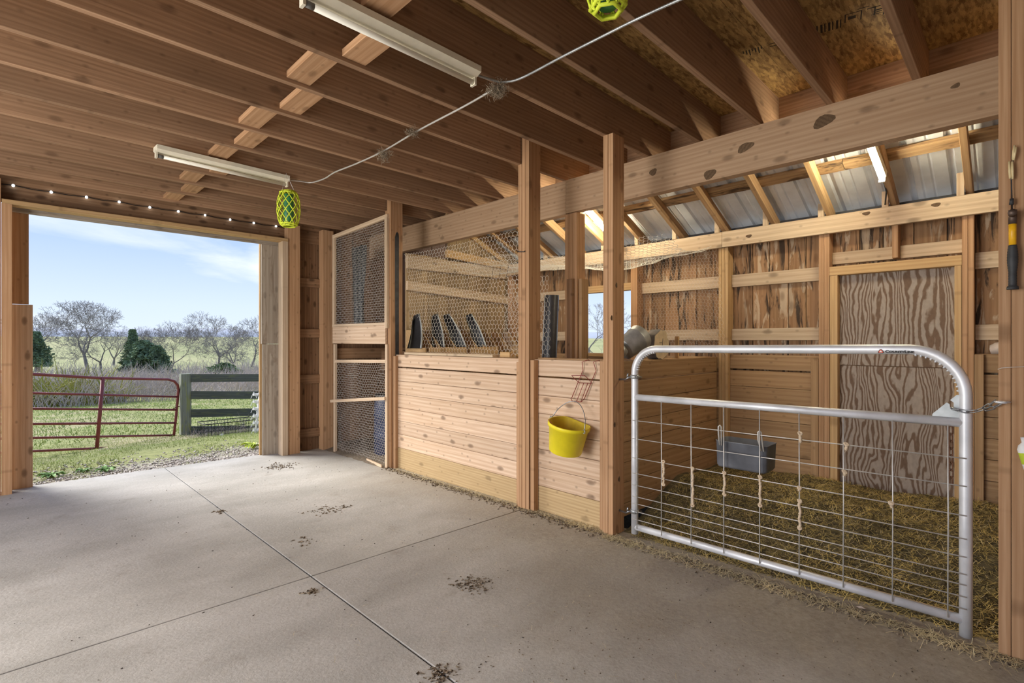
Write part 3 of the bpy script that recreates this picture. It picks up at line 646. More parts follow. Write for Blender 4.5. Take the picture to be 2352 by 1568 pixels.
# infill wires
WZ = [.728, .606, .477, .375, .296, .22, .173, .121, .068]
WY = [GL - .033] + [1.627 - .1995 * k for k in range(8)]
for z in WZ: MB().tube([V3(GX - .022, GL + .004, z), V3(GX - .024, 1.0, (z + gz(GR, z)) / 2 - .001), V3(GX - .026, GR - .004, gz(GR, z))], .0028, 6).build('horizontal_wire', M['wire'], gate, True)
for y in WY: MB().tube([V3(GX - .029, y, gz(y, GM) - .012), V3(GX - .0295, y - .002, gz(y, .45)), V3(GX - .028, y, gz(y, GB) + .002)], .0031, 6).build('vertical_wire', M['wire'], gate, True)
# latch gusset: keyhole plate in the corner
g0 = V3(GX, GR + .02, gz(GR, GM) + .018)
def plate(name, poly, x0, x1, mat, parent):
    n = len(poly); MB().add([(x0, y, z) for y, z in poly] + [(x1, y, z) for y, z in poly], [tuple(range(n))[::-1], tuple(range(n, 2*n))] + [(k, (k+1)%n, n+(k+1)%n, n+k) for k in range(n)]).build(name, mat, parent)
gy, gzz = GR + .018, gz(GR, GM) + .016
plate('gusset_plate', [(gy, gzz), (gy, gzz + .105), (gy + .012, gzz + .105), (gy + .034, gzz + .080), (gy + .022, gzz + .070), (gy + .022, gzz + .045), (gy + .034, gzz + .045), (gy + .036, gzz + .062), (gy + .046, gzz + .068), (gy + .096, gzz + .012), (gy + .096, gzz)], GX - .006, GX - .002, M['galvdull'], gate)
# strap hinges on the post side
for z in (1.02, .115):
    h = MB(); 
    h.lathe([(TR + .001, -.013), (TR + .005, -.013), (TR + .005, .013), (TR + .001, .013)], 18, (GX, GL, z))
    hg = h.build('hinge_collar', M['galvdull'], gate, True)
    MB().tube([V3(GX - .015, GL + .02, z - .0), V3(GX - .025, GL + .045, z - .012), V3(GX - .02, GL + .055, z - .02), V3(GX - .0, GL + .12, z - .024)], .007, 8).build('hinge_bolt', M['steel'], hg, True)
    MB().tube([V3(GX - .03, GL + .035, z + .022), V3(GX - .024, GL + .045, z - .012)], .006, 8).build('hinge_pin', M['steel'], hg, True)
    MB().tube([V3(GX - .031, GL - .028, z + .002), V3(GX + .03, GL - .03, z - .004)], .008, 8).build('clamp_bolt', M['steel'], hg, True)
# printed decal on the top tube
dk = MB(); yc, zc = PX(2023, 805, GX - TR - .001).y, PX(2023, 806, GX - TR - .001).z
def tri(r, dx, cut=.28):
    ps = []
    for k in range(3):
        a = PI / 2 + k * 2 * PI / 3; 
        for s in (-cut, cut): ps.append((yc - r * (math.cos(a) - s * math.sin(a)) * 1.0, zc - .002 + r * (math.sin(a) + s * math.cos(a)) * .88))
    return [(GX - TR - dx, y, z) for y, z in ps]
order = [0, 1, 2, 3, 4, 5]
MB().add(tri(.0125, .0012), [tuple(order)]).build('decal_border', M['ink'], gate)
MB().add(tri(.0095, .0016), [tuple(order)]).build('decal_triangle', M['orange'], gate)
st = [(GX - TR - .002, yc - math.sin(k*PI/5) * (.0062 if k % 2 == 0 else .0026), zc - .002 + math.cos(k*PI/5) * (.0062 if k % 2 == 0 else .0026)) for k in range(10)]
MB().add(st, [tuple(range(10))]).build('decal_star', M['white'], gate)
def text_mesh(txt, size, smallcaps=False, bold=0.):
    cu = bpy.data.curves.new('lettering', 'FONT'); cu.body = txt; cu.size = size; cu.offset = bold; cu.extrude = .0004; cu.align_x = 'LEFT'
    if smallcaps:
        cu.small_caps_scale = .78
        for f in cu.body_format: f.use_small_caps = True
    o = bpy.data.objects.new('tmp', cu); COL.objects.link(o); bpy.context.view_layer.update()
    me = bpy.data.meshes.new_from_object(o.evaluated_get(bpy.context.evaluated_depsgraph_get())); bpy.data.objects.remove(o); return me
me = text_mesh('CountyLine', .0165, True, .0006); me.materials.clear(); me.materials.append(M['ink'])
w = max(v.co.x for v in me.vertices) or 1; tl = PX(2033, 806, GX - TR).y - PX(2100, 806, GX - TR).y
Mx = Matrix(((0, 0, -1), (-1, 0, 0), (0, 1, 0))).to_4x4()
me.transform(Matrix.Diagonal((tl / w, 1, 1, 1)))
Mx.translation = V3(GX - TR - .0012, PX(2033, 806, GX - TR).y, zc - .0075)
put(bpy.data.objects.new('decal_lettering', me), gate, Mx)
# latch chain, eye bolt, spare rusty chain
def chain(pts, ll, wr_, ww):
    """interlocked long links along a polyline"""
    pts = [Vector(p) for p in pts]; out = []
    acc = [0]
    for a, c in zip(pts, pts[1:]): acc.append(acc[-1] + (c - a).length)
    n = max(1, int(acc[-1] / ll)); 
    def at(s):
        for k in range(len(pts) - 1):
            if s <= acc[k+1] + 1e-6: return pts[k].lerp(pts[k+1], (s - acc[k]) / (acc[k+1] - acc[k]))
        return pts[-1]
    for k in range(n):
        a = at(k * acc[-1] / n); c = at((k + 1) * acc[-1] / n); d = (c - a).normalized()
        s = d.cross(Vector((0, 0, 1))); 
        if s.length < .1: s = d.cross(Vector((1, 0, 0)))
        s.normalize(); q = d.cross(s); s = (s + q).normalized() if k % 2 else (s - q).normalized()
        a = a - d * wr_ * 1.4; c = c + d * wr_ * 1.4; L = []
        for t in range(5): an = -PI/2 + PI * t / 4; L.append(c - d * ww + d * ww * math.cos(an) + s * ww * math.sin(an))
        for t in range(5): an = PI/2 + PI * t / 4; L.append(a + d * ww + d * ww * math.cos(an) + s * ww * math.sin(an))
        out.append(L)
    return out
ch = thing('latch_chain', 'loose silver chain looped from the gate latch plate to the right-hand post', 'chain', (GX - .03, .1, .95))
path = [PX(2186, 938, GX - .012), PX(2205, 943, GX - .03), PX(2225, 946, GX - .03), PX(2245, 943, GX - .035), PX(2262, 937, GX - .045), PX(2275, 928, GX - .06), PX(2285, 920, GX - .075)]
for L in chain(path, .026, .0028, .007): MB().tube(L, .0026, 6, closed=True).build('chain_link', M['steel'], ch, True)
path = [PX(2262, 941, GX - .05), PX(2280, 936, GX - .07), PX(2297, 933, GX - .09), PX(2300, 926, GX - .095)]
for L in chain(path, .03, .0028, .007): MB().tube(L, .0026, 6, closed=True).build('chain_link', M['steel'], ch, True)
eb = thing('eye_bolt', 'silver eye bolt sticking out of the right-hand post, holding the latch chain', 'bolt', PX(2300, 924, 2.915))
e0 = PX(2322, 923, 2.93); e1 = PX(2303, 924, 2.895); 
MB().tube([e0, e1], .0048, 8).build('shank', M['galv'], eb, True)
MB().tube([e1 + V3(-.016 + .016 * math.cos(a), 0.004 + .016 * math.sin(a), .002) for a in np.linspace(0, 2*PI, 13)[:-1]], .0045, 8, closed=True).build('eye', M['galv'], eb, True)
rc = thing('rusty_chain', 'short rusty brown chain hanging down behind the gate mesh by the latch tube', 'chain', PX(2184, 1112, GX + .03))
for L in chain([PX(2184, 980, GX + .03), PX(2185, 1112, GX + .03)], .03, .003, .008): MB().tube(L, .0028, 6, closed=True).build('chain_link', M['rust'], rc, True)
# knotted twine on the mesh
tw = [(1524, 1060, 1112, 'first'), (1591, 1075, 1160, 'second'), (1664, 1086, 1135, 'third'), (1746, 1095, 1160, 'fourth'), (1837, 1150, 1212, 'fifth'), (1838, 995, 1016, None), (1836, 1120, 1128, None), (1944, 1020, 1034, None), (2047, 1155, 1164, None), (1940, 1083, 1092, None)]
names = {1838: 'small twine knot tied high on the fifth upright wire of the gate', 1836: 'tiny twine knot at mid height on the fifth upright wire of the gate', 1944: 'frayed twine end beside the sixth upright wire, high up', 2047: 'tiny twine knot on the seventh upright wire near the latch end', 1940: 'tiny pale knot at mid height on the sixth upright wire'}
for u, v0, v1, nm in tw:
    lab = 'cream twine hanging from the %s upright gate wire, counting from the hinges' % nm if nm else names[u]
    a = PX(u, v0, GX - .033); c = PX(u, v1, GX - .033); n = max(6, int((a.z - c.z) / .006)); P_ = []; R_ = []
    for k in range(n + 1):
        p = a.lerp(c, k / n) + V3(random.uniform(-.002, .002), random.uniform(-.0022, .0022) + (.002 * math.sin(k * .5) if nm else 0), 0); P_.append(p); R_.append(random.uniform(.0055, .0085))
    t = thing('twine', lab, 'twine', c, 'twine tied to the gate mesh')
    MB().tube(P_, R_, 7).build('strand', M['rope'], t, True)
    for p in ([a, c] if nm else [a]):
        b = MB(); 
        for q in range(3):
            an = random.uniform(0, PI); b.tube([p + V3(.006 * math.sin(s) * math.cos(an) - .001, .009 * math.cos(s), .007 * math.sin(s + an)) for s in np.linspace(0, 2*PI, 11)[:-1]], .004, 6, closed=True)
        b.build('knot', M['rope'], t, True)
    A_ = []; B_ = []
    for q in range(26):
        p = c.lerp(a, random.random() * (.25 if nm else 1)); A_.append(p); B_.append(p + Vector((random.gauss(0, .004), random.gauss(0, .006), random.gauss(-.006, .006))))
    Vv, Fq = seg_mesh(A_, B_, .0006, .0003); np_obj('frayed_fibres', Vv, Fq, M['rope'], t, kind='stuff')
# hook-over feed tub
ft = thing('feeder_tub', 'dark grey plastic feed trough hooked over the gate mesh by two wire loops', 'feeder', V3(3.1, 1.17, .52))
fy0, fy1 = 1.29, 1.0; x0, x1 = 3.0, 3.17; zt, zb = .665, .515
def rrect(y0, y1, xa, xb, r, z, n=5):
    ps = []
    for (cx, cy, a0) in ((xb - r, y0 - r, 0), (xa + r, y0 - r, PI/2), (xa + r, y1 + r, PI), (xb - r, y1 + r, 3*PI/2)):
        for k in range(n): a = a0 + PI/2*k/(n-1); ps.append((cx + r * math.cos(a), cy + r * math.sin(a), z))
    return ps
b = MB(); rings = [rrect(fy0 - .012, fy1 + .012, x0 + .006, x1 - .012, .02, zb), rrect(fy0 - .004, fy1 + .004, x0 + .002, x1 - .006, .02, zb + .012), rrect(fy0, fy1, x0, x1, .02, zt), rrect(fy0 + .004, fy1 - .004, x0 - .004, x1 + .004, .02, zt + .004), rrect(fy0 - .003, fy1 + .003, x0 + .003, x1 - .003, .02, zt + .006), rrect(fy0 - .015, fy1 + .015, x0 + .008, x1 - .016, .02, zb + .02)]
n = len(rings[0]); vs = [p for r in rings for p in r]
fs = [(i*n+k, i*n+(k+1)%n, (i+1)*n+(k+1)%n, (i+1)*n+k) for i in range(5) for k in range(n)] + [tuple(range(n))[::-1], tuple(5*n+k for k in range(n))]
b.add(vs, fs).build('tub', M['feeder'], ft, True)
for u, v in ((1655, 985), (1746, 998)):
    a = PX(u, v, 2.985); lo = V3(2.992, a.y - (.012 if u > 1700 else .0), .645)
    pp = [V3(2.988, lo.y + .006 + .0, lo.z), V3(2.974, a.y + .007, a.z - .03), V3(2.97, a.y + .006, a.z + .016), V3(2.975, a.y, a.z + .024), V3(2.98, a.y - .006, a.z + .014), V3(2.985, lo.y - .006, lo.z)]
    MB().tube(pp, .0045, 7).build('hook_loop', M['wire'], ft, True)

# ================================================================== BUCKET AND RACK
rk = thing('wire_rack', 'red wire bottle rack hung crooked over the stall boards above the yellow bucket', 'rack', V3(2.96, 2.22, .82))
def pr(u, v, x): return PX(u, v, x)
for us in (((1348, 818), (1337, 831), (1339, 850), (1313, 914)), ((1372, 817), (1363, 831), (1369, 851), (1341, 918))):
    (a, c, d, e_) = us
    MB().tube([V3(3.02, pr(*a, 2.98).y, 1.105), V3(3.0, pr(*a, 2.98).y, 1.124), V3(2.972, pr(*a, 2.98).y, 1.12), pr(*c, 2.962), pr(*d, 2.972), pr(*e_, 2.955)], .0028, 7).build('hanger_wire', M['redwire'], rk, True)
MB().tube([pr(1359, 880, 2.95), pr(1353, 872, 2.93), pr(1343, 862, 2.90), pr(1313, 862, 2.89), pr(1319, 869, 2.90), pr(1331, 879, 2.94)], .0026, 7, closed=True).build('rim_wire', M['redwire'], rk, True)
for a, c in (((1341, 879), (1325, 920)), ((1350, 880), (1335, 921))): MB().tube([pr(*a, 2.945), pr(*c, 2.95)], .0024, 7).build('cross_wire', M['redwire'], rk, True)
MB().tube([pr(1311, 914, 2.955), pr(1313, 919, 2.94), pr(1321, 923, 2.925), pr(1324, 920, 2.93), pr(1330, 923, 2.92), pr(1336, 922, 2.93), pr(1341, 916, 2.955)], .0026, 7).build('bottom_wire', M['redwire'], rk, True)
bk = thing('feed_bucket', 'yellow plastic feed bucket hanging tilted by its wire bail from the red rack', 'bucket', V3(2.86, 2.26, .46))
# built upright then tilted: rim centre at c, leaning towards the camera's right
c = V3(2.845, 2.275, .675); R = .152
tilt = Matrix.Rotation(math.radians(12), 4, 'X') @ Matrix.Rotation(math.radians(-2), 4, 'Y')
b = MB(); n = 32
def lathe_flat(prof, flat):
    vs = []
    for r, z in prof:
        for k in range(n):
            a = 2*PI*k/n; x = r * math.cos(a); y = r * math.sin(a); vs.append((min(x, flat), y, z))
    return vs
prof = [(.112, -.215), (.118, -.21), (.142, -.03), (.152, -.028), (.154, -.004), (.150, 0), (.143, -.002)]
vs = lathe_flat(prof, .105); fs = [(i*n+k, i*n+(k+1)%n, (i+1)*n+(k+1)%n, (i+1)*n+k) for i in range(len(prof)-1) for k in range(n)] + [tuple(range(n))[::-1]]
b.add(vs, fs)
Mb = Matrix.Translation(c) @ tilt
b.v = [tuple(Mb @ Vector(p)) for p in b.v]; b.build('shell', M['yellow'], bk, True)
prof = [(.143, -.002), (.136, -.03), (.110, -.185)]
vs = lathe_flat(prof, .10); b = MB().add([Mb @ Vector(p) for p in vs], [(i*n+k, i*n+(k+1)%n, (i+1)*n+(k+1)%n, (i+1)*n+k) for i in range(2) for k in range(n)] + [tuple(2*n+k for k in range(n))])
b.build('inside', M['yellowin'], bk, True)
lip = MB().add([Mb @ Vector(p) for p in ((-.09, .125, .003), (-.10, .112, -.022), (-.118, .07, -.01), (-.128, .055, .003), (-.11, .095, .004))], [(0, 1, 2, 3, 4)]); lip.build('stained_notch', M['rustred'], bk)
hook = pr(1323, 921, 2.925); e1 = Mb @ V3(-.02, .155, -.012); e2 = Mb @ V3(-.02, -.155, -.012); arc = []
for k in range(13):
    t = k / 12; p = e1.lerp(e2, t); h = math.sin(PI * t) ** .62; top = hook + V3(0, 0, -.004); mid = e1.lerp(e2, .5)
    arc.append(p + (top - mid) * h)
MB().tube(arc, .0032, 7).build('bail', M['steel'], bk, True)
for e in (e1, e2): MB().tube([e + V3(-.004, .008 * math.cos(a), .014 * math.sin(a) + .004) for a in np.linspace(0, 2*PI, 9)[:-1]], .0028, 6, closed=True).build('bail_ear', M['steel'], bk, True)

# ================================================================== THINGS ON THE RIGHT POST
hm = thing('hammer', 'claw hammer with yellow shaft and ribbed dark grip hanging on the nearest post', 'hammer', PX(2325, 668, 2.9))
hx = 2.893; hy = .024
MB().tube([V3(hx, hy, 1.735), V3(hx, hy, 1.70), V3(hx, hy, 1.645)], [.0125, .012, .0115], 12).build('shaft', M['hyellow'], hm, True)
zz = np.linspace(1.648, 1.468, 34); rr = [.0125 + .004 * math.sin(PI * min(1, k / 20)) + (.0012 if k % 2 else 0) for k in range(34)]; rr[-1] = .0185; rr[-2] = .0185; rr[-3] = .018
MB().tube([V3(hx, hy, z) for z in zz], rr, 14).build('grip', M['rubber'], hm, True)
b = MB(); b.tube([V3(hx - .052, hy, 1.772), V3(hx - .046, hy, 1.772), V3(hx - .045, hy, 1.772), V3(hx - .03, hy, 1.771), V3(hx - .012, hy, 1.769), V3(hx + .012, hy, 1.769)], [.0135, .0145, .0145, .011, .0105, .012], 14)
b.tube([V3(hx, hy, 1.79), V3(hx, hy, 1.733)], [.0135, .0135], 12); b.build('head', M['brownsteel'], hm, True)
for s in (-1, 1): MB().tube([V3(hx + .008, hy + s * .004, 1.772), V3(hx + .022, hy + s * .007, 1.768), V3(hx + .026, hy + s * .010, 1.757)], [.009, .006, .002], 8).build('claw', M['brownsteel'], hm, True)
cp = thing('cord_hanger', 'black cord with cream plastic clips hanging on the nearest post above the hammer', 'hanger', PX(2322, 470, 2.9))
MB().tube([PX(2329, 352, 2.905), PX(2327, 368, 2.905), PX(2323, 410, 2.905), PX(2325, 480, 2.905)], .0022, 7).build('cord', M['blackwire'], cp, True)
for (u0, v0, u1, v1) in ((2330, 334, 2326, 366), (2334, 338, 2328, 368), (2318, 371, 2320, 410), (2325, 371, 2326, 411)):
    MB().tube([PX(u0, v0, 2.902), PX((u0+u1)/2, (v0+v1)/2, 2.899), PX(u1, v1, 2.902)], [.0035, .0045, .0035], 8).build('clip_arm', M['cream'], cp, True)
MB().tube([PX(2324, 456, 2.90), PX(2323, 470, 2.90)], [.0065, .0075], 10).build('toggle', M['rubber'], cp, True)
sb = thing('spray_bottle', 'white bottle with lime green band hanging at the far right edge on the nearest post', 'bottle', V3(2.85, -.03, .70))
Ms = Matrix.Translation(V3(2.86, -.050, .715)) @ Matrix.Scale(.86, 4) @ Matrix.Rotation(math.radians(-14), 4, 'X')
for nm, prof, mt in (('bottle_body', [(.034, 0), (.037, .004), (.0385, .075), (.0385, .076)], M['white']), ('label_band', [(.0388, .076), (.0388, .128)], M['limelabel']), ('bottle_shoulder', [(.0386, .128), (.038, .142), (.03, .16), (.015, .172), (.014, .195), (.0, .195)], M['white'])):
    b = MB().lathe(prof, 24, cap0=(nm == 'bottle_body')); b.v = [tuple(Ms @ Vector(p)) for p in b.v]; b.build(nm, mt, sb, True)
me = text_mesh('U', .03, False, .001); me.materials.clear(); me.materials.append(M['ink'])
put(bpy.data.objects.new('printed_letter', me), sb, Ms @ Matrix.Translation(V3(-.0372, .016, .035)) @ Matrix(((0, 0, -1), (-1, 0, 0), (0, 1, 0))).to_4x4())
MB().tube([V3(2.86, -.06, .895), V3(2.915, -.03, .90), V3(2.925, -.03, .905)], .003, 6).build('hanging_wire', M['wire'], sb, True)

# ================================================================== LIGHT FIXTURES, CONDUIT, NESTS, LANTERNS
def fixture(label, p0, p1, lit=False, half=.055, slant=None):
    p0 = Vector(p0); p1 = Vector(p1); d = (p1 - p0); L = d.length; d.normalize(); up = Vector((0, 0, 1)); up = (up - d * up.dot(d)).normalized(); s = up.cross(d)
    t = thing('tube_light', label, 'light', (p0 + p1) / 2, 'fluorescent tube fixtures')
    def sweep(sec, a, c, name, mt, smooth=False, parent=t):
        vs = [q + s * x + up * z for q in (p0 + d * a, p0 + d * c) for x, z in sec]; n = len(sec)
        return MB().add(vs, [(k, (k+1)%n, n+(k+1)%n, n+k) for k in range(n)] + [tuple(range(n))[::-1], tuple(range(n, 2*n))]).build(name, mt, parent, smooth)
    sweep([(-half, 0), (-half, -.03), (-.02, -.045), (.02, -.045), (half, -.03), (half, 0)], 0, L, 'housing', M['whitefix'])
    for a in (.0, L - .012): sweep([(-.018, -.03), (-.018, -.085), (.018, -.085), (.018, -.03)], a, a + .012, 'end_socket', M['whitefix'])
    q = up * -.068
    tb = MB().tube([p0 + d * .012 + q, p1 - d * .012 + q], .0135, 14).build('tube', M['tube_on'] if lit else M['tube_off'], t, True)
    if not lit: MB().tube([p0 + d * .013 + q, p0 + d * .05 + q], .014, 14).build('burnt_end', M['tubeend'], tb, True)
    return t
f1 = fixture('near unlit strip light under the joists, cut by the top edge of the photo', V3(.83, 2.02, JZ0), V3(1.735, 2.02, JZ0))
f2 = fixture('far unlit strip light under the joists beside the hanging lime lantern', V3(.765, 4.44, JZ0), V3(1.72, 4.48, JZ0))
def onroof(x, y, h): return V3(x, y, roofz(x)) - nv * h
f3 = fixture('glowing tube light under the ribbed metal roof of the gate stall', V3(4.22, .66, 2.405), V3(3.72, .685, 2.63), True, .022)
f4 = fixture('lit tube light under the metal roof of the far stall, mostly hidden by a post', V3(4.40, 2.93, 2.36), V3(3.72, 2.93, 2.67), True, .03)
MB().tube([PX(2028, 410, 4.38), PX(2036, 440, 4.45), PX(2033, 470, 4.55)], .005, 6).build('supply_cable', M['rubber'], f3, True)
def flex(name, pts, label, mat, r=.0062, ribs=True):
    pts = [Vector(p) for p in pts]; out = []
    for k in range(len(pts) - 1):                     # Catmull-Rom
        p0 = pts[max(k-1, 0)]; p1 = pts[k]; p2 = pts[k+1]; p3 = pts[min(k+2, len(pts)-1)]; n = max(3, int((p2 - p1).length / .006))
        for i in range(n):
            t = i / n; out.append(.5 * ((2*p1) + (p2 - p0)*t + (2*p0 - 5*p1 + 4*p2 - p3)*t*t + (3*p1 - p0 - 3*p2 + p3)*t**3))
    out.append(pts[-1]); o = MB().tube(out, [r * (1.12 if k % 2 else .88) if ribs else r for k in range(len(out))], 7).build(name, mat, None, True)
    return tag(o, label, 'conduit')
CZL = 2.668
flex('flex_conduit', [V3(1.735, 2.02, 2.655)] + [PZ(u, v, CZL) for u, v in ((1130, 183), (1160, 188), (1200, 178), (1290, 131), (1375, 88), (1455, 48), (1560, 0))] + [V3(2.0, .7, CZL)], 'ribbed metal conduit running from the near strip light to the upper right', M['galvdull'])
flex('flex_conduit', [PZ(1146, 197, CZL), PZ(1100, 225, CZL), PZ(1055, 250, CZL), PZ(960, 300, CZL), PZ(880, 347, CZL), PZ(820, 375, CZL), PZ(770, 395, CZL), PZ(745, 410, CZL), PZ(715, 419, CZL), PZ(690, 416, CZL), V3(1.72, 4.48, 2.655)], 'pale cable strung under the joists between the two strip lights', M['wire'], .006, False)
def nest(label, p, r, n, drop):
    t = thing('bird_nest', label, 'nest', p, 'bird nests on the cable')
    A = []; B = []
    for k in range(n):
        q = Vector((random.gauss(0, r * .5), random.gauss(0, r * .6), random.gauss(-r * .35, r * .4))); d = Vector((random.gauss(0, 1), random.gauss(0, 1), random.gauss(-.3, .8) * drop)).normalized() * r * random.uniform(.4, 1.0)
        A.append(Vector(p) + q - d * .5); B.append(Vector(p) + q + d * .5)
    Vv, Fq = seg_mesh(A, B, .0014, .0007); np_obj('twigs', Vv, Fq, M['nest'], t, kind='stuff')
nest('ragged bird nest where the conduit and the cable meet by the near strip light', PZ(1142, 200, 2.655), .045, 420, 1.0)
nest('small ragged nest on the cable between the two strip lights, the nearer one', PZ(948, 300, 2.662), .035, 160, .8)
nest('small drooping nest on the cable between the two strip lights, the farther one', PZ(882, 350, 2.650), .045, 260, 1.6)
def lantern(label, p, h, r, hang):
    """p: top centre"""
    t = thing('lime_lantern', label, 'lantern', Vector(p) - V3(0, 0, h), 'lime rope lanterns')
    def rad(z): u = z / h; return r * (.60 + .40 * min(1, math.sin(PI * min(max(u, 0), 1)) ** .55 * 1.05))
    zb = p[2] - h; A = []; B = []; n = 10; rows = 7
    for j in range(rows):
        for k in range(n):
            for s in (.5, -.5):
                pts = []
                for q in range(4):
                    f = (j + q / 3) / rows; a = 2*PI*(k + (.5 if j % 2 else 0) + s * q / 3)/n; rr_ = rad(f * h); pts.append((p[0] + rr_*math.cos(a), p[1] + rr_*math.sin(a), zb + f*h))
                A += pts[:-1]; B += pts[1:]
    Vv, Fq = seg_mesh(A, B, .0042, .0042, 5); np_obj('rope_net', Vv, Fq, M['lime'], t, True)
    for zf, k_ in ((.0, 1), (.05, 1.05), (.95, 1.05), (1, .95)): MB().tube([(p[0] + rad(zf*h)*k_*math.cos(a), p[1] + rad(zf*h)*k_*math.sin(a), zb + zf*h) for a in np.linspace(0, 2*PI, 7)[:-1]], .008, 6, closed=True).build('rope_rim', M['lime'], t, True)
    MB().lathe([(.0, .0), (r*.42, .0), (r*.45, .01), (r*.45, h*.72), (r*.40, h*.8), (r*.40, h*.86), (r*.36, h*.86)], 18, (p[0], p[1], zb + .015)).build('glass_jar', M['green'], t, True)
    MB().tube([Vector(p) + V3(-r*.6, 0, 0), Vector(hang), Vector(p) + V3(r*.6, 0, 0)], .0015, 5).build('hanging_cord', M['wire'], t)
q = PZ(663, 440, 2.50)
lantern('lime green rope lantern with a green jar hanging from the far strip light', (q.x, q.y, 2.50), .285, .088, (q.x - .02, q.y, JZ0 - .03))
q = ray(1396, 26); q = q / q.length; dep = (1.165) / q.z; q = q * dep
lantern('lime green rope lantern at the top edge, only its bottom ring showing', (q.x, q.y, CZ + 1.165 + .285), .285, .078, (q.x, q.y, JZ1))
# string lights over the doorway
sl_ = thing('string_lights', 'black string of small bright bulbs along the top of the big doorway', 'string lights', V3(1.2, 6.37, 2.645))
LP = [-.21 + .252 * k for k in range(11)]; pts = []
for k, x in enumerate(LP): pts += [V3(x, 6.372, 2.652 + .004 * math.sin(k * 2.1)), V3(x + .126, 6.376, 2.645)]
MB().tube(pts, .0035, 6).build('cable', M['blackwire'], sl_, True)
for k, x in enumerate(LP): MB().lathe([(0, -.011), (.008, -.009), (.011, 0), (.008, .009), (.004, .012), (0, .012)], 12, (x, 6.364, 2.648 + .004 * math.sin(k * 2.1))).build('bulb', M['led'], sl_, True)

# ================================================================== WIRE NETTING
def hexnet(f, Wd, Hh, w):
    """hexagonal netting over a Wd x Hh sheet mapped to space by f(s,t)"""
    a = w * .45; b = w * .36; pitch = a + b; A = []; B = []; rows = int(Hh / pitch) + 1; cols = int(Wd / w) + 2
    for j in range(rows):
        y0 = j * pitch
        for i in range(cols):
            x = i * w + (w / 2 if j % 2 else 0)
            if x > Wd + 1e-6: continue
            for (p, q) in (((x, y0), (x, y0 + a)), ((x, y0 + a), (x - w/2, y0 + pitch)), ((x, y0 + a), (x + w/2, y0 + pitch))):
                if min(p[0], q[0]) < 0 or max(p[0], q[0]) > Wd or q[1] > Hh: continue
                A.append(f(*p)); B.append(f(*q))
    return A, B
def N3(x, y, z): return noise.noise(Vector((x, y, z)))
def net(name, f, Wd, Hh, w, r, mat, parent, **kw):
    A, B = hexnet(f, Wd, Hh, w); Vv, Fq = seg_mesh(A, B, r, r); return np_obj(name, Vv, Fq, mat, parent, kind='stuff', **kw)
# coop front: upper framed panel, board, lower netted door
cpn = thing('coop_panel', 'tall lath-framed chicken wire coop front between the doorway wall and the corner post', 'coop', V3(2.9, 5.45, -.1))
cx = 2.905; Y0, Y1 = 4.80, 6.09
board('frame_rail', (cx, Y0, 2.605), (cx, Y1, 2.565), .045, .03, (0, 0, 1), M['lath'], cpn)
boxb('frame_stile', (cx - .02, Y0, 1.40), (cx + .012, Y0 + .045, 2.60), M['lath'], cpn); boxb('frame_stile', (cx - .015, Y1 - .05, 1.43), (cx + .015, Y1, 2.56), M['lath'], cpn)
board('frame_rail', (cx - .002, Y0, 1.448), (cx - .002, Y1, 1.455), .03, .03, (0, 0, 1), M['lath'], cpn)
board('cover_board', (cx - .004, Y0 + .03, 1.333), (cx - .004, Y1 - .01, 1.335), .205, .025, (0, 0, 1), M['pine'], cpn)
net('upper_netting', lambda s, t: V3(cx + .012 + .012 * N3(s * 4, t * 4, 1), Y0 + .02 + s + .004 * N3(s*9, t*9, 4), 1.46 + t + .004 * N3(s*9, t*9, 8)), 1.25, 1.12, .034, .0013, M['netting'], cpn)
boxb('door_stile', (cx - .015, Y0 + .005, -.10), (cx + .012, Y0 + .04, 1.225), M['lath'], cpn); boxb('door_stile', (cx - .015, Y1 - .075, -.12), (cx + .015, Y1 - .03, 1.225), M['lath'], cpn)
board('door_rail', (cx - .002, Y0 + .03, 1.043), (cx - .002, Y1 - .05, 1.012), .034, .03, (0, 0, 1), M['lath'], cpn)
board('door_rail', (cx - .02, Y0 + .02, .645), (cx - .02, Y1 + .02, .51), .034, .03, (0, 0, 1), M['lath'], cpn)
net('lower_netting', lambda s, t: V3(cx + .014 + .03 * N3(s * 2.5, t * 2.5, 5), Y0 + .03 + s + .01 * N3(s*6, t*6, 2), -.08 + t + .012 * N3(s*5, t*5, 7) + .10 * (t > 1.0) * max(0, .3 - s)), 1.2, 1.12, .034, .0013, M['netting'], cpn)
board('loose_lath', (2.86, 4.86, -.085), (2.93, 5.3, -.098), .03, .012, (0, 0, 1), M['lath'], cpn)
# blue barrel and box behind the coop wire
br_ = thing('blue_barrel', 'dark blue plastic barrel standing behind the lower chicken wire of the coop', 'barrel', V3(3.35, 5.35, -.1))
MB().lathe([(.0, 0), (.26, 0), (.285, .03), (.285, .22), (.295, .24), (.285, .26), (.285, .46), (.295, .48), (.285, .50), (.28, .66), (.25, .70), (.0, .70)], 28, (3.36, 5.32, -.10)).build('drum', M['blue'], br_, True)
MB().lathe([(.255, .70), (.275, .70), (.275, .73), (.255, .73), (.255, .70)], 28, (3.36, 5.32, -.10)).build('rim', M['black'], br_, True)
bx_ = thing('plywood_box', 'brown wooden box on the ledge inside the coop, above the lower wire door', 'box', V3(3.9, 5.5, .9))
for (a, c) in (((3.50, 5.0, .88), (4.03, 5.95, .90)), ((3.50, 5.0, .90), (3.52, 5.95, 1.14)), ((3.52, 5.0, .90), (4.03, 5.02, 1.14)), ((3.52, 5.93, .90), (4.03, 5.95, 1.14))): boxb('box_panel', a, c, M['darkwall'], bx_)
for y in (5.05, 5.9): boxb('box_leg', (3.94, y - .02, -.06), (3.98, y + .02, .88), M['darkwall'], bx_)
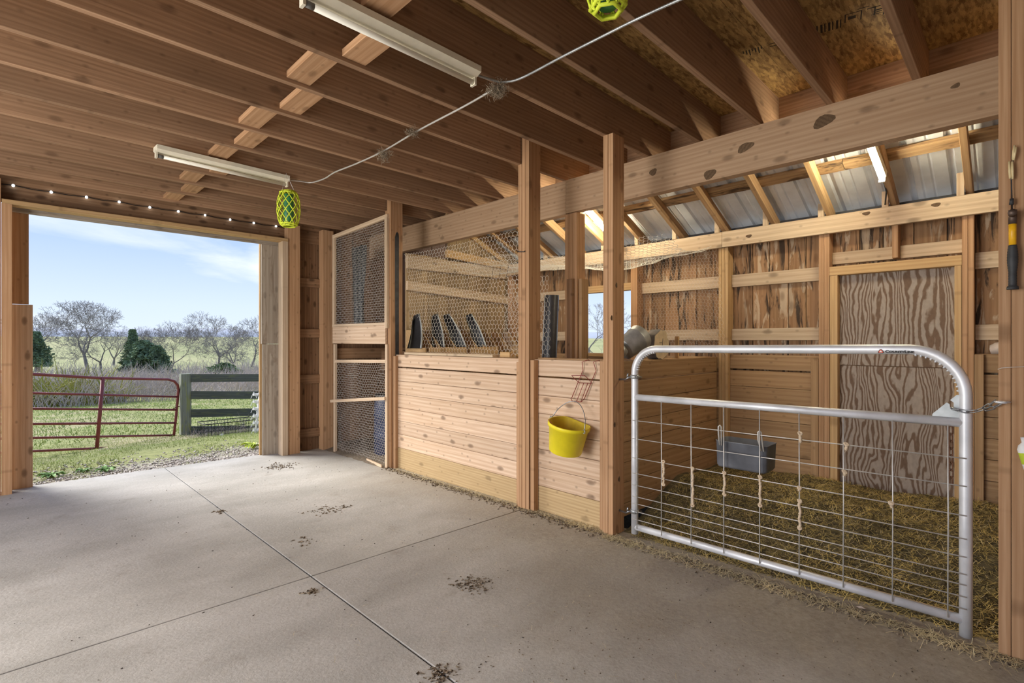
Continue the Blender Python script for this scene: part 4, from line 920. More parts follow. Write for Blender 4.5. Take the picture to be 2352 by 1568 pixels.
bv = thing('black_pipe_roll', 'black plastic sheet hanging upright behind the upper chicken wire of the coop', 'plastic sheet', V3(3.1, 5.75, 1.3))
b = MB(); ns = 14
b.add([V3(3.10 + .03 * math.sin(k * 1.3 + j * .4), 5.95 - k * .022, 1.36 + j * .12) for j in range(10) for k in range(ns)], [(j*ns+k, j*ns+k+1, (j+1)*ns+k+1, (j+1)*ns+k) for j in range(9) for k in range(ns-1)]); b.build('sheet', M['black'], bv, True)
# netting across the far stall's opening and sagging under its roof
def stallnet(y0, y1, z0, z1, seed, bulge=.05):
    return lambda s, t: V3(3.09 + bulge * N3(s * 1.4, t * 1.4, seed) + .01 * N3(s*7, t*7, seed), y0 + s + .012 * N3(s*4, t*4, seed + 3), z0 + t + .012 * N3(s*4, t*4, seed + 6))
sn = thing('stall_netting', 'chicken wire stretched across the opening above the boarded far stall front', 'netting', V3(3.09, 3.8, 1.12))
net('netting', stallnet(2.87, 4.76, 1.12, 2.4, 11), 1.88, 1.10, .046, .0014, M['netting'], sn)
sn2 = thing('stall_netting', 'chicken wire behind the opening between the bucket post and the thick post', 'netting', V3(3.4, 2.8, 1.1))
net('netting', lambda s, t: V3(3.30 + .06 * N3(s*2, t*2, 31), 2.86 + s * .9 + .01 * N3(s*5, t*5, 2), 1.12 + t), .62, .72, .046, .0014, M['netting'], sn2)
cn = thing('sagging_netting', 'dusty chicken wire sagging under the metal roof inside the far stall', 'netting', V3(4.0, 3.2, 2.0))
def sag(s, t):
    y = 1.98 + s; x = 3.62 + t * .98; z = 2.02 + .10 * (t - .45) ** 2 * 4 - .06 * math.sin(s * 2.2) + .05 * N3(s * 2, t * 3, 3) + .015 * N3(s*8, t*8, 9)
    return V3(x, y, z)
net('netting', lambda s, t: sag(s, t), 2.6, 1.0, .04, .0014, M['netting'], cn)
for k in range(16):
    s = .25 + 2.2 * k / 16; t = random.uniform(.3, .75); p = sag(s, t)
    MB().tube([p, p + V3(random.uniform(-.02, .02), random.uniform(.0, .06), random.uniform(-.16, -.10))], .0022, 5).build('loose_tie', M['blackwire'], cn)
dn = thing('drooping_netting', 'fine wire netting drooping from the eave beside the window, in front of a wall post', 'netting', V3(4.5, 2.1, 1.2))
net('netting', lambda s, t: V3(4.50 + .03 * N3(s*3, t*3, 1), 2.72 - s * .9 - (1 - t / .9) * .10 * (s / .9), 1.20 + t - .25 * max(0, s - .55) * (1 - t)), .9, .9, .034, .0006, M['netting'], dn)
# ================================================================== NEST BOXES ON THE END WALL
nb = thing('nest_box_row', 'row of small wooden nest boxes with slanted dividers along the far stall end wall', 'nest box', V3(3.8, 4.6, 1.05))
boxb('shelf', (3.075, 4.36, 1.04), (4.60, 4.718, 1.07), M['frame'], nb)
boxb('front_lip', (3.12, 4.345, 1.07), (3.62, 4.36, 1.195), M['frame'], nb); boxb('front_lip', (3.68, 4.345, 1.07), (4.10, 4.36, 1.195), M['frame'], nb); boxb('front_lip', (4.32, 4.345, 1.07), (4.59, 4.36, 1.20), M['frame'], nb)
for x in (3.08, 3.214, 3.318, 3.528, 3.70, 3.842, 3.964, 4.16, 4.343, 4.541):
    pol = [(4.36, 1.07), (4.715, 1.07), (4.715, 1.38), (4.63, 1.38), (4.42, 1.19), (4.36, 1.19)]; n = 6
    MB().add([(x - .006, y, z) for y, z in pol] + [(x + .006, y, z) for y, z in pol], [tuple(range(n)), tuple(range(n, 2*n))[::-1]] + [(k, n+k, n+(k+1)%n, (k+1)%n) for k in range(n)]).build('divider', M['frame'], nb)
# black curved plastic pieces leaning in the boxes
for k, (ub, ut, nm) in enumerate(((966, 962, 'leftmost, nearly upright'), (1019, 1004, 'second from the coop post'), (1071, 1030, 'third from the coop post, leaning most'), (1117, 1082, 'fourth from the coop post'))):
    t = thing('plastic_hood', 'black lit-edged plastic strip in the nest boxes, %s' % nm, 'plastic strip', PY(ub, 800, 4.42), 'black plastic strips in the nest boxes')
    e0 = PY(ub, 800, 4.42); e1 = PY(ut, 720, 4.55); b = MB(); m = 8; ns = 9; vs = []
    for j in range(m + 1):
        f = j / m; p = e0.lerp(e1, f) + V3(.02 * math.sin(PI * f), 0, 0); wd = .30 * (1 - f) ** .55 * .40 + .012
        for q in range(ns): g = q / (ns - 1); vs.append(p + V3(-wd * g, .09 * math.sin(PI * g * .8), -.0 - .04 * g * f))
    b.add(vs, [(j*ns+q, j*ns+q+1, (j+1)*ns+q+1, (j+1)*ns+q) for j in range(m) for q in range(ns-1)]); b.build('curved_sheet', M['black'], t, True)
    MB().tube([Vector(vs[j*ns]) + V3(.002, -.004, 0) for j in range(m + 1)], [.011, .011, .0105, .010, .0095, .009, .008, .006, .004], 8).build('lit_edge', M['galvdull'], t, True)  # light caught on the cut edge, put in as a pale tube
t = thing('plastic_hood', 'tall black plastic half-pipe leaning upright, seen between the thick post and the back post', 'plastic strip', V3(3.75, 3.55, 1.0))
b = MB(); vs = []; m = 6; ns = 11
e0 = PX(1262, 830, 3.75); e1 = PX(1268, 678, 3.82)
for j in range(m + 1):
    p = e0.lerp(e1, j / m)
    for q in range(ns): a = PI * q / (ns - 1); vs.append(p + V3(.07 * math.cos(a) * .7 , -.07 * math.cos(a) * .7, 0) + V3(-.06, -.06, 0) * math.sin(a) * .8)
b.add(vs, [(j*ns+q, j*ns+q+1, (j+1)*ns+q+1, (j+1)*ns+q) for j in range(m) for q in range(ns-1)]); b.build('curved_sheet', M['blackshade'], t, True)
MB().tube([Vector(vs[j*ns+ns-1]) for j in range(m+1)], .006, 6).build('lit_edge', M['galvdull'], t, True)  # lit rim of the half-pipe, also put in as a pale tube
boxb('lower_frame', (3.70, 3.45, .0), (3.80, 3.62, 1.02), M['darkwall'], t)
# planks on the stall front
pk = tag(boxb('loose_plank', (2.99, 3.24, 1.119), (3.11, 4.62, 1.143), M['girt']), 'thin pale plank lying on top of the far stall front boards', 'plank')
pk = tag(boxb('wood_offcut', (3.06, 3.10, 1.12), (3.12, 3.22, 1.165), M['frame']), 'short tan wood block on the far stall front beside the end of the thin plank', 'block')
# things on the partition ledge
mb = thing('metal_pail', 'dull galvanized metal pail lying on its side on the partition behind the gate', 'pail', V3(3.3, 2.03, 1.118))
Mp = Matrix.Translation(V3(3.33, 2.05, 1.235)) @ Matrix.Rotation(math.radians(-42), 4, 'Y') @ Matrix.Rotation(PI / 2, 4, 'Y')
Mp = Matrix.Translation(V3(3.32, 2.06, 1.243)) @ Vector((.72, -.18, .42)).to_track_quat('Z', 'Y').to_matrix().to_4x4()
for nm, prof, mt in (('pail_body', [(.0, -.095), (.078, -.095), (.082, -.09), (.092, .045), (.096, .05), (.096, .06), (.094, .062), (.098, .105), (.092, .105), (.088, .05), (.0, .04)], M['galvdull']),):
    b = MB().lathe(prof, 28); b.v = [tuple(Mp @ Vector(p)) for p in b.v]; b.build(nm, mt, mb, True)
Mq = Matrix.Translation(V3(3.17, 2.05, 1.165)) @ Vector((-.5, .1, .5)).to_track_quat('Z', 'Y').to_matrix().to_4x4()
b = MB().lathe([(.0, 0), (.05, 0), (.05, .07), (.046, .07), (.04, .01)], 18); b.v = [tuple(Mq @ Vector(p)) for p in b.v]; b.build('pail_spout', M['galvdull'], mb, True)
lg = thing('log_round', 'pale cut log round with bark standing on edge on the partition beside the pail', 'log', V3(3.65, 2.02, 1.118))
lc = V3(3.66, 2.0, 1.232); b = MB(); n = 22; rr = [.115 * (1 + .06 * math.sin(k * 2.3) + .04 * math.sin(k * 5.1)) for k in range(n)]
vs = [lc + V3(0, 0, 0)] + [lc + V3(math.cos(2*PI*k/n) * rr[k], .0, math.sin(2*PI*k/n) * rr[k]) for k in range(n)]
b.add(vs, [(0, 1+(k+1)%n, 1+k) for k in range(n)]); b.build('cut_face', M['log'], lg)
b = MB(); vs = [lc + V3(math.cos(2*PI*k/n) * rr[k] * f + d * .25, d, math.sin(2*PI*k/n) * rr[k] * f) for d, f in ((.0, 1.0), (.004, 1.04), (.10, 1.03)) for k in range(n)] + [lc + V3(.025, .10, 0)]
b.add(vs, [(i*n+k, i*n+(k+1)%n, (i+1)*n+(k+1)%n, (i+1)*n+k) for i in range(2) for k in range(n)] + [(3*n, 2*n+k, 2*n+(k+1)%n) for k in range(n)]); b.build('bark', M['bark'], lg, True)
for a, c in (((0, 0), (-.045, -.004)), ((0, 0), (.008, .03)), ((0, 0), (.0, -.07))):
    MB().tube([lc + V3(a[0] + .01, -.001, a[1] + .02), lc + V3(c[0] + .01, -.001, c[1] + .02)], .002, 4).build('drying_crack', M['bark'], lg)
tag(boxb('wood_stick', (3.93, 2.0, 1.118), (3.955, 2.03, 1.30), M['frame']), 'short upright stick on the partition ledge right of the log round', 'stick')
wr2 = thing('corn_cob_scrap', 'pale crumpled scrap lying on top of the stall boards beside the right-hand post', 'scrap', V3(4.66, .17, 1.18))
b = MB(); b.lathe([(0, -.05), (.03, -.045), (.04, -.01), (.038, .02), (.02, .05), (0, .055)], 9, (0, 0, 0)); Mr = Matrix.Translation(V3(4.665, .10, 1.212)) @ Matrix.Rotation(1.35, 4, 'X')
b.v = [tuple(Mr @ (Vector(p) * (1 + .15 * N3(p[0]*40, p[1]*40, p[2]*40)))) for p in b.v]; b.build('wad', M['leaf'], wr2, True)
tag(MB().tube([PX(2292, 848, 2.912), PX(2300, 845, 2.906), PX(2322, 843, 2.905), PX(2351, 842, 2.905), V3(2.93, -.08, 1.19)], .0012, 5).build('fence_wire', M['wire']), 'thin wire wrapped round the right-hand post at gate height', 'wire')
lf = MB().add([V3(0, 0, 0), V3(.02, .012, .006), V3(.045, .006, .003), V3(.06, 0, .012), V3(.04, -.012, .007), V3(.018, -.012, .003)], [(0, 1, 2, 4, 5), (2, 3, 4)])
lp = PZ(1985, 1392, -.044); lf.v = [(lp.x - .03 + p[1], lp.y + .03 - p[0], lp.z + p[2]) for p in lf.v]; tag(lf.build('dead_leaf', M['leaf']), 'pale curled dead leaf on the floor in front of the gate', 'leaf')
# ================================================================== BEDDING AND LITTER
def bedz(x, y):
    f = min(1, max(0, (x - 2.98) / .9)); f = f * f * (3 - 2 * f)
    return fz(x, y) - .004 + .235 * f + .03 * N3(x * 2.2, y * 2.2, 4) * f + .012 * N3(x * 9, y * 9, 2) * min(1, f * 3 + .3)
def grid(x0, x1, y0, y1, nx, ny, zf):
    xs = np.linspace(x0, x1, nx); ys = np.linspace(y0, y1, ny)
    V = np.array([(x, y, zf(x, y)) for x in xs for y in ys]); i, j = np.meshgrid(np.arange(nx-1), np.arange(ny-1), indexing='ij'); a = (i*ny + j).ravel()
    return V, np.stack([a, a + ny, a + ny + 1, a + 1], 1)
bd = thing('straw_bedding', 'deep trampled straw bedding covering the floor of the gated stall', 'straw', V3(3.8, .5, 0))
Vv, Fq = grid(2.97, 4.640, -1.2, 1.96, 70, 120, bedz); np_obj('matted_base', Vv, Fq, M['bed'], bd, True, kind='stuff')
def blades(n, xf, zf, lmin, lmax, w, lift, mat, name, parent=None, **kw):
    P = np.array([xf() for _ in range(n)]); L = RNG.uniform(lmin, lmax, n); a = RNG.uniform(0, 2*PI, n); z = np.array([zf(p[0], p[1]) for p in P])
    d = np.stack([np.cos(a), np.sin(a), RNG.normal(0, lift, n)], 1); s = np.stack([-np.sin(a), np.cos(a), np.zeros(n)], 1) * w
    c = np.stack([P[:, 0], P[:, 1], z + .003 + np.abs(RNG.normal(0, lift * .02, n))], 1)
    p0 = c - d * L[:, None] / 2; p1 = c + np.array([0, 0, .003]); p2 = c + d * L[:, None] / 2 + RNG.normal(0, .004, (n, 3))
    for p in (p0, p2): p[:, 2] = np.maximum(p[:, 2], z - .002)
    V = np.stack([p0 - s, p0 + s, p1 + s, p1 - s, p2 + s, p2 - s], 1).reshape(-1, 3); b = (np.arange(n) * 6)[:, None]
    Fq = np.concatenate([b + np.array([[0, 1, 2, 3]]), b + np.array([[3, 2, 4, 5]])]); return np_obj(name, V, Fq, mat, parent, **kw)
def inbed(): return (random.uniform(3.02, 4.60), random.uniform(-1.15, 1.91))
blades(26000, inbed, bedz, .02, .085, .0011, .22, M['straw'], 'straw_stems', bd, kind='stuff')
blades(5000, inbed, bedz, .02, .07, .0012, .25, M['strawpale'], 'pale_stems', bd, kind='stuff')
def inbed2(): return (random.uniform(3.02, 4.60), random.uniform(-1.15, 1.91))
blades(9000, inbed2, bedz, .02, .05, .003, .25, M['bed'], 'dark_clumps', bd, kind='stuff')
def edge():
    while True:
        y = random.uniform(-.6, 4.7); x = 2.93 + random.gauss(0, .035) - (.05 if y < 2 else 0)
        dens = 1.0 if (y < .35 or 1.75 < y < 2.35) else (.55 if y < 2 else .35)
        if random.random() < dens: return (x, y)
blades(3800, edge, fz, .015, .07, .001, .18, M['strawpale'], 'straw_litter', None, kind='stuff', label='loose straw and chaff gathered along the foot of the stall fronts', category='straw')
def crumbs(n, pf, rmin, rmax, mat, name, label):
    A = []; B = []; R = []
    for _ in range(n):
        x, y = pf(); r = random.uniform(rmin, rmax); z = fz(x, y); d = Vector((random.gauss(0, 1), random.gauss(0, 1), random.gauss(0, .3))).normalized() * r * random.uniform(.7, 1.8); A.append(Vector((x, y, z + r * .4)) - d); B.append(Vector((x, y, z + r * .5)) + d); R.append(r)
    Vv, Fq = seg_mesh(A, B, np.array(R), np.array(R) * .6, 4); o = np_obj(name, Vv, Fq, mat, None, kind='stuff'); o['label'] = label; o['category'] = 'debris'
def e2():
    y = random.uniform(-.8, 4.8); return (2.93 - abs(random.gauss(0, .05)), y)
crumbs(2600, e2, .002, .0065, M['chips'], 'bark_litter', 'crumbs of bark and dirt along the foot of the stall boards')
def aisle():
    return (random.uniform(-.3, 2.9) ** 1.0, random.uniform(.3, 6.2))
crumbs(260, aisle, .0012, .0035, M['dung'], 'floor_crumbs', 'dark crumbs scattered over the concrete aisle')
def nearright(): return (random.uniform(1.2, 2.95), random.uniform(-.4, 1.6))
crumbs(900, nearright, .0008, .0028, M['chips'], 'floor_grit', 'grit scattered on the dirty floor in front of the gate')
blades(160, lambda: (random.uniform(.8, 2.9), random.uniform(-.2, 4)), fz, .01, .05, .0007, .02, M['strawpale'], 'loose_stems', None, kind='stuff', label='single straw stems lying on the aisle floor', category='straw')
for (u, v, n, s) in ((1090, 1345, 130, .05), (715, 1364, 40, .02), (1010, 1560, 70, .03), (760, 1165, 90, .07), (640, 1062, 160, .08), (505, 1171, 40, .025), (700, 1240, 30, .05)):
    q = PZ(u, v, -.06); crumbs(n, lambda: (q.x + random.gauss(0, s), q.y + random.gauss(0, s)), .002, .006, M['chips'], 'dirt_clump', {1090: 'dark dirt clump on the floor in front of the bucket', 715: 'small dirt patch just past the joint crossing', 1010: 'dirt crumbs on the floor joint at the bottom edge', 760: 'scattered droppings on the floor before the boarded stall', 640: 'loose dirt heap at the right foot of the big doorway', 505: 'dirt crumb on the long floor joint near the doorway', 700: 'thin dirt scatter mid aisle'}[u])
def coopf(x, y): return fz(x, y) - .0 + .05 * min(1, max(0, (x - 2.86) * 4)) + .01 * N3(x*8, y*8, 1)
Vv, Fq = grid(2.86, 4.15, 4.80, 6.4, 26, 30, coopf); o = np_obj('coop_litter', Vv, Fq, M['chips'], None, True, kind='stuff'); o['label'] = 'dirt and litter floor inside the wire coop'; o['category'] = 'litter'
Vv, Fq = grid(3.05, 4.66, 1.97, 4.72, 14, 20, lambda x, y: .06 + .02 * N3(x*4, y*4, 1)); o = np_obj('stall_litter', Vv, Fq, M['chips'], None, True, kind='stuff'); o['label'] = 'dirt floor of the far boarded stall'; o['category'] = 'litter'

# ================================================================== OUTDOORS
PROF = [(0, -.14), (6.6, -.16), (8, -.24), (10.5, -.45), (16, -.75), (25, -1.15), (45, -1.65), (70, -1.9), (100, -1.5), (170, 2.5), (260, 1.0), (700, -6)]
def gz_(x, y):
    r = max(y, 6.6 + (x - 5.2), 6.6 + (-3.2 - x), 6.6 + (-3.8 - y))
    z = float(np.interp(r, [p[0] for p in PROF], [p[1] for p in PROF]))
    if y < 6.5 and -3.1 < x < 5.0 and y > -3.7: z = -.20
    if r > 7: z += .03 * N3(x * .6, y * .6, 1) * min(1, (r - 7) / 3) + (.5 * N3(x * .012, y * .012, 5) * (r / 60) if r > 60 else 0)
    return z
def ax(lo, hi):
    c = [lo]; 
    return c
xs = np.unique(np.concatenate([np.linspace(-400, -40, 16), np.linspace(-40, -6, 16), np.linspace(-6, 12, 60), np.linspace(12, 60, 30), np.linspace(60, 420, 26)]))
ys = np.unique(np.concatenate([np.linspace(-400, -40, 14), np.linspace(-40, -6, 12), np.linspace(-6, 6.5, 14), np.linspace(6.5, 16, 60), np.linspace(16, 70, 34), np.linspace(70, 420, 40)]))
nx, ny = len(xs), len(ys); V = np.array([(x, y, gz_(x, y)) for x in xs for y in ys]); i, j = np.meshgrid(np.arange(nx-1), np.arange(ny-1), indexing='ij'); a = (i*ny + j).ravel()
gr = np_obj('ground', V, np.stack([a, a + ny, a + ny + 1, a + 1], 1), M['ground'], None, True, kind='structure')
# far wooded ridge
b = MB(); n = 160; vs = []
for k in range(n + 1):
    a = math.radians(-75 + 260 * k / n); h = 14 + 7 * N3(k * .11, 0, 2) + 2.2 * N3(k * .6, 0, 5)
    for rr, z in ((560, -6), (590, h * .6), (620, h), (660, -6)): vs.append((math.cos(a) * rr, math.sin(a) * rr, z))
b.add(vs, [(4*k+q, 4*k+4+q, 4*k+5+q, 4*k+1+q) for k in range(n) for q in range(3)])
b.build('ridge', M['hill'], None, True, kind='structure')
# red tube gate
rg = thing('pasture_gate', 'red tubular farm gate closing the yard outside the big doorway', 'gate', V3(1.0, 10.4, -.5))
ga, gb = 9.9, 11.0
def gp(u, v):                                     # a point on the swung gate's plane
    r = ray(u, v); A_ = PY(40, 784, ga); B_ = PY(410, 784, gb); n_ = Vector((B_.y - A_.y, A_.x - B_.x)); t = (n_.x * A_.x + n_.y * A_.y) / (n_.x * r.x + n_.y * r.y); return Vector((r.x * t, r.y * t, CZ + r.z * t))
top = [gp(-60, 848), gp(75, 859), gp(230, 868), gp(385, 871), gp(400, 875), gp(408, 884), gp(410, 895), gp(404, 960), gp(398, 1012)]
MB().tube(top, .022, 10).build('outer_tube', M['redgate'], rg, True)
for a_, c_ in (((-60, 899), (407, 911)), ((-60, 937), (405, 941)), ((-60, 974), (403, 971)), ((-60, 1008), (400, 999)), ((-60, 1042), (398, 1021))):
    MB().tube([gp(*a_), gp(*c_)], .018, 8).build('rail_tube', M['redgate'], rg, True)
MB().tube([gp(236, 868) + V3(0, -.02, 0), gp(222, 1030) + V3(0, -.02, 0)], .026, 8).build('upright_brace', M['redgate'], rg, True)
MB().tube([gp(-60, 846), gp(-62, 1045)], .022, 8).build('end_tube', M['redgate'], rg, True)
MB().tube([gp(398, 938), gp(408, 934), gp(420, 930)], .01, 6).build('latch_chain', M['rust'], rg, True)
# board fence
bf = thing('board_fence', 'weathered black board fence with a mossy square post beside the red gate', 'fence', V3(3, 10.9, -.5))
FY = 10.9; p0 = PY(416, 1016, FY); p1 = PY(438, 858, FY)
boxb('fence_post', (p0.x, FY, p0.z - .3), (p0.x + .165, FY + .15, p1.z), M['fencepost'], bf); boxb('fence_post', (p0.x + 2.9, FY, -.9), (p0.x + 3.06, FY + .15, .75), M['fencepost'], bf)
for (v0, v1, w0) in ((868, 867, .15), (907, 907, .15), (949, 945, .15), (988, 985, .15)):
    q0 = PY(439, v0, FY - .02); q1 = PY(640, v1, FY - .02); q1 = q0 + (q1 - q0) * 1.7; board('fence_rail', q0, q1, w0, .03, (0, 0, 1), M['fence'], bf)
# wire crate and stacked white racks in the yard
cr = thing('wire_crate', 'low black folding wire crate standing in the grass by the board fence', 'crate', V3(2.75, 9.9, -.4))
c0 = PY(470, 1010, 9.9); c1 = PY(592, 963, 9.9); dx_ = c1.x - c0.x; hz = c1.z - c0.z; A = []; B = []
for k in range(17):
    x = c0.x + dx_ * k / 16
    for yy_ in (9.9, 10.35): A.append((x, yy_, c0.z)); B.append((x, yy_, c1.z))
    A.append((x, 9.9, c1.z)); B.append((x, 10.35, c1.z))
for k in range(6):
    for q in (0, 1): A.append((c0.x, 9.9 + .09 * k, c0.z)); B.append((c0.x, 9.9 + .09*k, c1.z))
for z in np.linspace(c0.z, c1.z, 5):
    for yy_ in (9.9, 10.35): A.append((c0.x, yy_, z)); B.append((c1.x, yy_, z))
Vv, Fq = seg_mesh(A, B, .003, .003, 4); np_obj('wire_panels', Vv, Fq, M['blackwire'], cr)
b = MB()
for yy_ in (9.9, 10.35): b.tube([V3(c0.x, yy_, c1.z), V3(c1.x, yy_, c1.z)], .008, 6)
for x in (c0.x, c1.x): b.tube([V3(x, 9.9, c1.z), V3(x, 10.35, c1.z)], .008, 6)
b.build('top_frame', M['blackwire'], cr)
tag_ = PY(509, 1001, 9.88); MB().box((tag_.x - .03, 9.875, tag_.z - .03), (tag_.x + .03, 9.88, tag_.z + .04)).build('white_tag', M['white'], cr)
sw = thing('wire_rack_tower', 'white stacked wire rack tower leaning by the right side of the doorway outside', 'rack', V3(3.1, 9.6, -.4))
t0 = PY(585, 1004, 9.6); t1 = PY(597, 905, 9.6)
for z in np.linspace(t0.z, t1.z, 7):
    boxb('white_slat', (t0.x - .02, 9.58, z - .02), (t0.x + .55, 9.62, z + .02), M['white'], sw); A = []; B = []
    for k in range(7): x = t0.x - .08 + .09 * k; A += [(x, 9.55, z - .06), (x + .05, 9.55, z + .05)]; B += [(x + .05, 9.55, z + .05), (x + .1, 9.55, z - .06)]
    Vv, Fq = seg_mesh(A, B, .005, .005, 4); np_obj('bent_wire', Vv, Fq, M['whitewire'], sw)
MB().tube([t0, t1], .02, 8).build('pole', M['white'], sw, True); MB().tube([t0 + V3(.45, 0, 0), t1 + V3(.4, 0, 0)], .02, 8).build('pole', M['white'], sw, True)
# trees
def bare_tree(label, u, vb, vt, Y, spread, seed, levels=7, lean=0., X=None, group='bare trees beyond the yard', multi=1):
    rnd = random.Random(seed); base = PY(u, vb, Y) if X is None else PX(u, vb, X); t_ = PY(u, vt, Y) if X is None else PX(u, vt, X); H = t_.z - base.z
    base.z -= .4; t = thing('bare_tree', label, 'tree', base, group); Tk = []; Tw = []
    def grow(p, d, L, r, lv):
        segs = 3; r1 = r * .62
        for k in range(segs):
            d = (d + Vector((rnd.gauss(0, .13), rnd.gauss(0, .13), rnd.gauss(.03, .08)))).normalized(); q = p + d * L / segs; ra = r + (r1 - r) * k / segs; rb = r + (r1 - r) * (k + 1) / segs
            (Tk if lv >= levels - 2 else Tw).append((p, q, ra, rb)); p = q
            if lv < levels and lv > 0 and k < 2 and rnd.random() < .55:
                s = d.orthogonal(); s.rotate(Matrix.Rotation(rnd.uniform(0, 2*PI), 3, d)); grow(p, (d * .6 + s * spread).normalized(), L * rnd.uniform(.45, .65), rb * .5, lv - 2 if lv > 2 else 0)
        if lv <= 0: return
        n = rnd.choice((2, 3, 3)) if lv > 1 else 3
        a0 = rnd.uniform(0, 2*PI)
        for k in range(n):
            s = d.orthogonal(); s.rotate(Matrix.Rotation(a0 + 2*PI*k/n + rnd.uniform(-.5, .5), 3, d)); nd = (d + s * spread * rnd.uniform(.6, 1.25)).normalized()
            grow(p, nd, L * rnd.uniform(.66, .86), r1 * rnd.uniform(.62, .82), lv - 1)
    for m in range(multi): grow(base + Vector((rnd.uniform(-.4, .4) * (multi > 1), 0, 0)), Vector((lean + rnd.uniform(-.35, .35) * (multi > 1), 0, 1)).normalized(), H * .27, H * .026 / multi ** .5, levels)
    zs = max(max(s[1].z for s in Tw), max(s[1].z for s in Tk)); k = (H + .4) / (zs - base.z)
    for nm, T, n_, mt in (('trunk', Tk, 6, M['bark']), ('twigs', Tw, 3, M['twig'])):
        A = np.array([base + (s[0] - base) * k for s in T]); B = np.array([base + (s[1] - base) * k for s in T]); Vv, Fq = seg_mesh(A, B, np.array([max(s[2] * k, H*.0017) for s in T]), np.array([max(s[3] * k, H*.0013) for s in T]), n_); np_obj(nm, Vv, Fq, mt, t, n_ > 3)
bare_tree('big spreading bare tree left of centre beyond the red gate, the tallest', 203, 852, 688, 62, .62, 3)
bare_tree('bare forked tree close right of the tallest tree', 232, 858, 745, 58, .6, 12)
bare_tree('bare tree at the far left of the doorway view, beside the left jamb', 88, 842, 712, 60, .6, 5)
bare_tree('rounded bare tree right of the dark cedars', 390, 858, 735, 64, .55, 8, multi=2)
bare_tree('slim crooked bare tree rising above the board fence', 500, 850, 715, 70, .5, 21, lean=.05)
bare_tree('pale bushy bare tree at the right side of the doorway view', 575, 850, 722, 66, .6, 30)
bare_tree('lower bare tree between the slim one and the bushy right-hand one', 540, 855, 750, 60, .65, 33)
bare_tree('small round bare tree alone on the distant field crest', 331, 776, 747, 170, .6, 41, levels=5)
bare_tree('low bare thicket tree behind the tallest tree', 262, 850, 752, 80, .6, 52, levels=5)
bare_tree('bare tree seen through the stall window', 1362, 830, 690, None, .42, 60, X=26, group='trees outside the window')
bare_tree('low bare bush seen at the foot of the window view', 1372, 835, 770, None, .7, 63, levels=5, X=24, group='trees outside the window')
def cedar(label, u, vb, vt, Y, wpx, seed, cat='tree', mat=None, name='cedar_tree', n=5200, cone=1.0):
    r_ = np.random.default_rng(seed); base = PY(u, vb, Y); H = PY(u, vt, Y).z - base.z; R = (PY(u + wpx / 2, vb, Y) - base).length; t = thing(name, label, cat, base, 'evergreens beyond the yard')
    f = r_.uniform(.04, 1, n); a = r_.uniform(0, 2*PI, n); lump = 1 + .28 * np.sin(a * 3 + f * 9 + seed) + .18 * np.sin(a * 5 - f * 17)
    rad = R * np.where(cone > .5, np.clip(1.12 - f, .05, 1) ** .75, np.sqrt(np.clip(1 - (2*f - .9) ** 2, .05, 1))) * lump * r_.uniform(.55, 1, n)
    C = np.stack([base.x + rad * np.cos(a), base.y + rad * np.sin(a), base.z + f * H], 1); s = R * .13
    d1 = r_.normal(0, 1, (n, 3)); d1[:, 2] *= .5; d1 /= np.linalg.norm(d1, axis=1)[:, None]; d2 = np.cross(d1, r_.normal(0, 1, (n, 3))); d2 /= np.linalg.norm(d2, axis=1)[:, None]
    sc = s * r_.uniform(.5, 1.2, n)[:, None]; Vv = np.stack([C - d1*sc, C - d2*sc*.4, C + d1*sc, C + d2*sc*.4], 1).reshape(-1, 3)
    np_obj('foliage', Vv, (np.arange(n) * 4)[:, None] + np.array([[0, 1, 2, 3]]), mat or M['cedar'], t, kind='stuff')
    MB().tube([base - V3(0, 0, .3), base + V3(0, 0, H * .8)], [H * .03, H * .006], 6).build('trunk', M['bark'], t)
cedar('tall thin dark cedar left in the cedar clump', 304, 860, 756, 56, 52, 1)
cedar('broad dark cedar in the middle of the cedar clump', 330, 858, 782, 54, 96, 2)
cedar('low dark cedar at the right of the cedar clump', 362, 858, 794, 53, 70, 3)
cedar('dark green evergreen at the far left behind the jamb', 82, 845, 762, 55, 80, 4)
cedar('small round green bush just above the fence top rail', 515, 872, 834, 40, 70, 5, 'bush', M['bushgreen'], 'evergreen_bush', 2600, 0)
def scrub(n, x0, x1, y0, y1, h0, h1, mat, name, label, seed, r0=.006, bend=.35):
    r_ = np.random.default_rng(seed); X_ = r_.uniform(x0, x1, n); Y_ = r_.uniform(y0, y1, n); Z_ = np.array([gz_(x, y) for x, y in zip(X_, Y_)]); H_ = r_.uniform(h0, h1, n) * (.65 + .35 * np.sin(X_ * .7 + Y_)); A = []; B = []; Ra = []; Rb = []
    P = np.stack([X_, Y_, Z_ - .05], 1); d = r_.normal(0, bend, (n, 3)); d[:, 2] = 1
    Q = P + d * (H_ * .5)[:, None]; d2 = d + r_.normal(0, bend * 1.2, (n, 3)); R2 = Q + d2 * (H_ * .5)[:, None]; d3 = d + r_.normal(0, bend * 1.6, (n, 3)); R3 = Q + d3 * (H_ * .4)[:, None]
    A = np.concatenate([P, Q, Q]); B = np.concatenate([Q, R2, R3]); ra = np.concatenate([np.full(n, r0), np.full(2*n, r0*.7)]); rb = np.concatenate([np.full(n, r0*.7), np.full(2*n, r0*.3)])
    Vv, Fq = seg_mesh(A, B, ra, rb); o = np_obj(name, Vv, Fq, mat, None, kind='stuff'); o['label'] = label; o['category'] = 'brush'
scrub(10000, -3, 16, 24, 38, .5, 1.25, M['brush'], 'brush_thicket', 'grey brown winter brush filling the dip beyond the pasture', 1, .011)
scrub(4500, -6, 40, 40, 58, .7, 1.5, M['brush'], 'brush_thicket', 'taller bare brush under the trees behind the dip', 2, .02)
